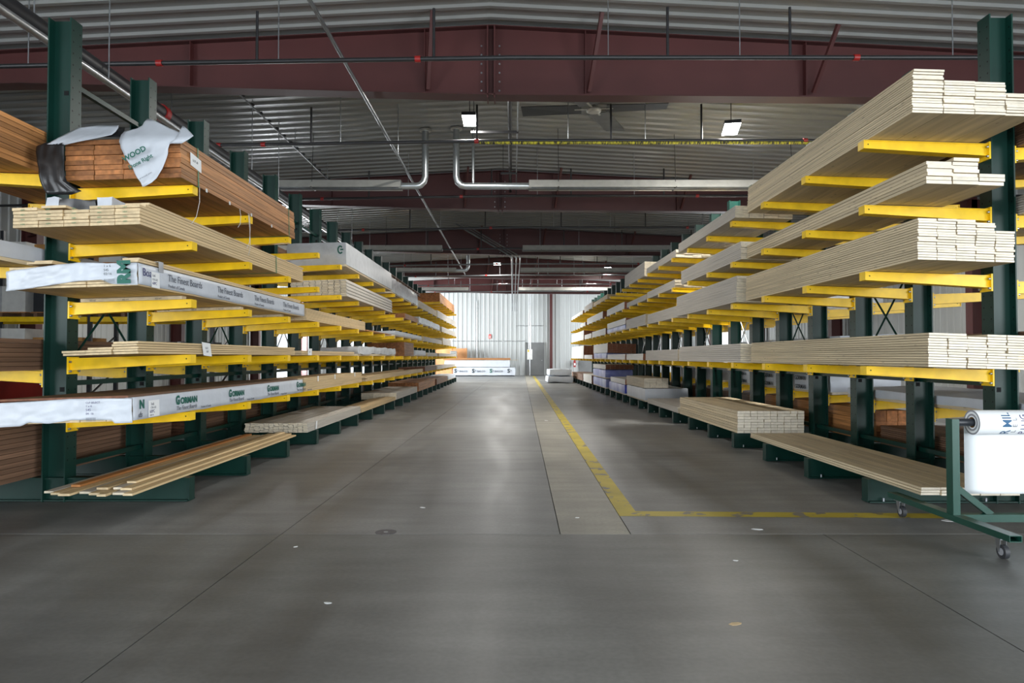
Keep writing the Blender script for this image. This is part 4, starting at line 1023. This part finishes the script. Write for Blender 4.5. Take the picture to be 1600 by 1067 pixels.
# ------------------------------------------------------------------ storage beyond the left rack
pr = empty('pallet_rack', (-12.0, 15.0, 0), label='dark pallet rack with yellow beams seen beyond the left rack', cat='rack')
for x in (0, 2.7, 5.4):
    for y in (0, 1.0):
        m_ = MB(); m_.box(x - .04, x + .04, y, y + .07, 0, 4.2); m_.build('upright', 'fan_dark', pr)
    for z in (.4, 1.2, 2.0, 2.8, 3.5):
        m_ = MB(); m_.bar((x, .07, z), (x, 1.0, z + .5), .03, .03); m_.build('brace', 'fan_dark', pr)
for x in (0, 2.7):
    for z in (.95, 2.0, 3.1):
        for y in (-.03, 1.03):
            m_ = MB(); m_.box(x + .04, x + 2.66, y, y + .05, z, z + .11); m_.build('beam', 'yellow_paint', pr)
        m_ = MB(); m_.box(x + .05, x + 2.65, .03, 1.02, z + .08, z + .11); m_.build('deck', 'hood', pr)
kk = 0
for x in (0, 2.7):
    for zi, z in enumerate((1.06, 2.11, 3.21)):
        for q in range(2):
            px_ = -12.0 + x + .12 + q * 1.27
            pl = empty('pallet', (px_, 15.05, z + .003), label='wooden pallet on the pallet rack, %s bay, %s beam, %s half' % ('left' if x == 0 else 'right', ('low', 'middle', 'top')[zi], ('left', 'right')[q]), cat='pallet', group='pallets on the pallet rack')
            for s_ in range(3):
                m_ = MB(); m_.box(.05 + s_ * .5, .13 + s_ * .5, 0, .95, 0, .09); m_.build('stringer', 'brown', pl)
            for s_ in range(5):
                m_ = MB(); m_.box(0, 1.16, s_ * .21, s_ * .21 + .11, .09, .11); m_.build('slat', 'red', pl)
            bx = MB(); hh = U(.35, .7); bx.box(.03, 1.12, .02, .92, .112, .112 + hh); bo = bx.build('storage_box', ['box_white', 'cardboard', 'box_white', 'fan_dark'][kk % 4], None, (px_, 15.05, z + .003))
            tag(bo, '%s box on the pallet in the %s bay, %s beam, %s half' % (['white', 'brown', 'pale', 'black'][kk % 4], 'left' if x == 0 else 'right', ('low', 'middle', 'top')[zi], ('left', 'right')[q]), 'box', 'boxes on the pallet rack')
            tpm = MB(); tpm.box(.52, .6, .018, .922, .113, .114 + hh); tpm.build('tape', 'wrap_clear', bo); kk += 1
dm = empty('dumpster', (-8.6, 8.6, 0), label='red steel dumpster beyond the near end of the left rack', cat='dumpster')
m_ = MB(); m_.hexa([(0, 0, .1), (1.9, 0, .1), (1.9, 1.2, .1), (0, 1.2, .1), (-.1, -.15, 1.05), (2.0, -.15, 1.05), (2.0, 1.3, 1.05), (-.1, 1.3, 1.05)]); m_.build('tub', 'red_paint', dm)
m_ = MB(); m_.box(-.14, 2.04, -.19, -.12, 1.0, 1.07); m_.box(-.14, 2.04, 1.27, 1.34, 1.0, 1.07); m_.build('rim', 'red_paint', dm)
for x in (.2, 1.0, 1.7):
    m_ = MB(); m_.box(x, x + .07, -.1, -.03, .1, 1.0); m_.build('rib', 'red_paint', dm)
for x in (.1, 1.7): m_ = MB(); m_.box(x, x + .1, .1, 1.1, 0, .1); m_.build('skid', 'fan_dark', dm)

# ------------------------------------------------------------------ floor details
dr = empty('drain_cover', (-.885, 4.82, 0), label='round metal drain cover set in the floor', cat='drain cover')
m_ = MB(); m_.cyl((0, 0, -.01), (0, 0, .002), .075, 24); m_.build('plate', 'drain_metal', dr)
m_ = MB(); m_.cyl((0, 0, -.01), (0, 0, .003), .016, 10); m_.build('screw', 'zinc', dr)
SC = [(1.03, 3.17, .035, 'tan wood chip on the floor in the foreground right', 'clear'), (-.92, 3.44, .022, 'pale scrap on the foreground floor left of centre', 'paper'), (3.3, 5.16, .075, 'white card lying on the floor beside the cart caster', 'paper'),
      (-.73, 5.6, .03, 'pale sliver on the aisle floor near the drain cover', 'paper'), (.5, 5.25, .02, 'tiny white scrap on the lighter floor strip', 'paper'), (1.35, 4.15, .018, 'tiny white scrap right of the floor strip', 'paper'),
      (-1.4, 4.45, .02, 'tiny pale scrap on the floor left of the drain', 'paper'), (1.75, 4.9, .04, 'white sliver just below the short yellow line', 'paper'), (.66, 13.2, .06, 'white scrap on the far part of the floor strip', 'paper'), (4.35, 5.5, .06, 'white card leaning at the rack base behind the cart', 'paper')]
for (x, y, s_, lab, mt) in SC:
    m_ = MB(); n_ = 7; top = [(s_ * U(.7, 1.1) * math.cos(2 * math.pi * k / n_), s_ * .55 * U(.7, 1.1) * math.sin(2 * math.pi * k / n_), .0022) for k in range(n_)]
    bot = [(a, b, 0.0006) for a, b, c in top]
    m_.add(top + bot, [tuple(range(n_)), tuple(range(2 * n_ - 1, n_ - 1, -1))] + [(k, k + n_, (k + 1) % n_ + n_, (k + 1) % n_) for k in range(n_)])
    tag(m_.build('floor_scrap', mt, None, (x, y, 0), (0, 0, U(0, 3))), lab, 'scrap', 'scraps on the floor')

# labels of the packs: counted from the front along each shelf
for where, row in ROW.items():
    row.sort(key=lambda t: t[0])
    for k, (y0, desc, root) in enumerate(row):
        root['label'] = '%s, %son %s' % (desc, (ORD[min(k, 11)] + ' from front ') if len(row) > 1 else '', where)
    for y0, desc, root in row:
        for key in ('W', 'Hh'):
            if key in root.keys(): del root[key]
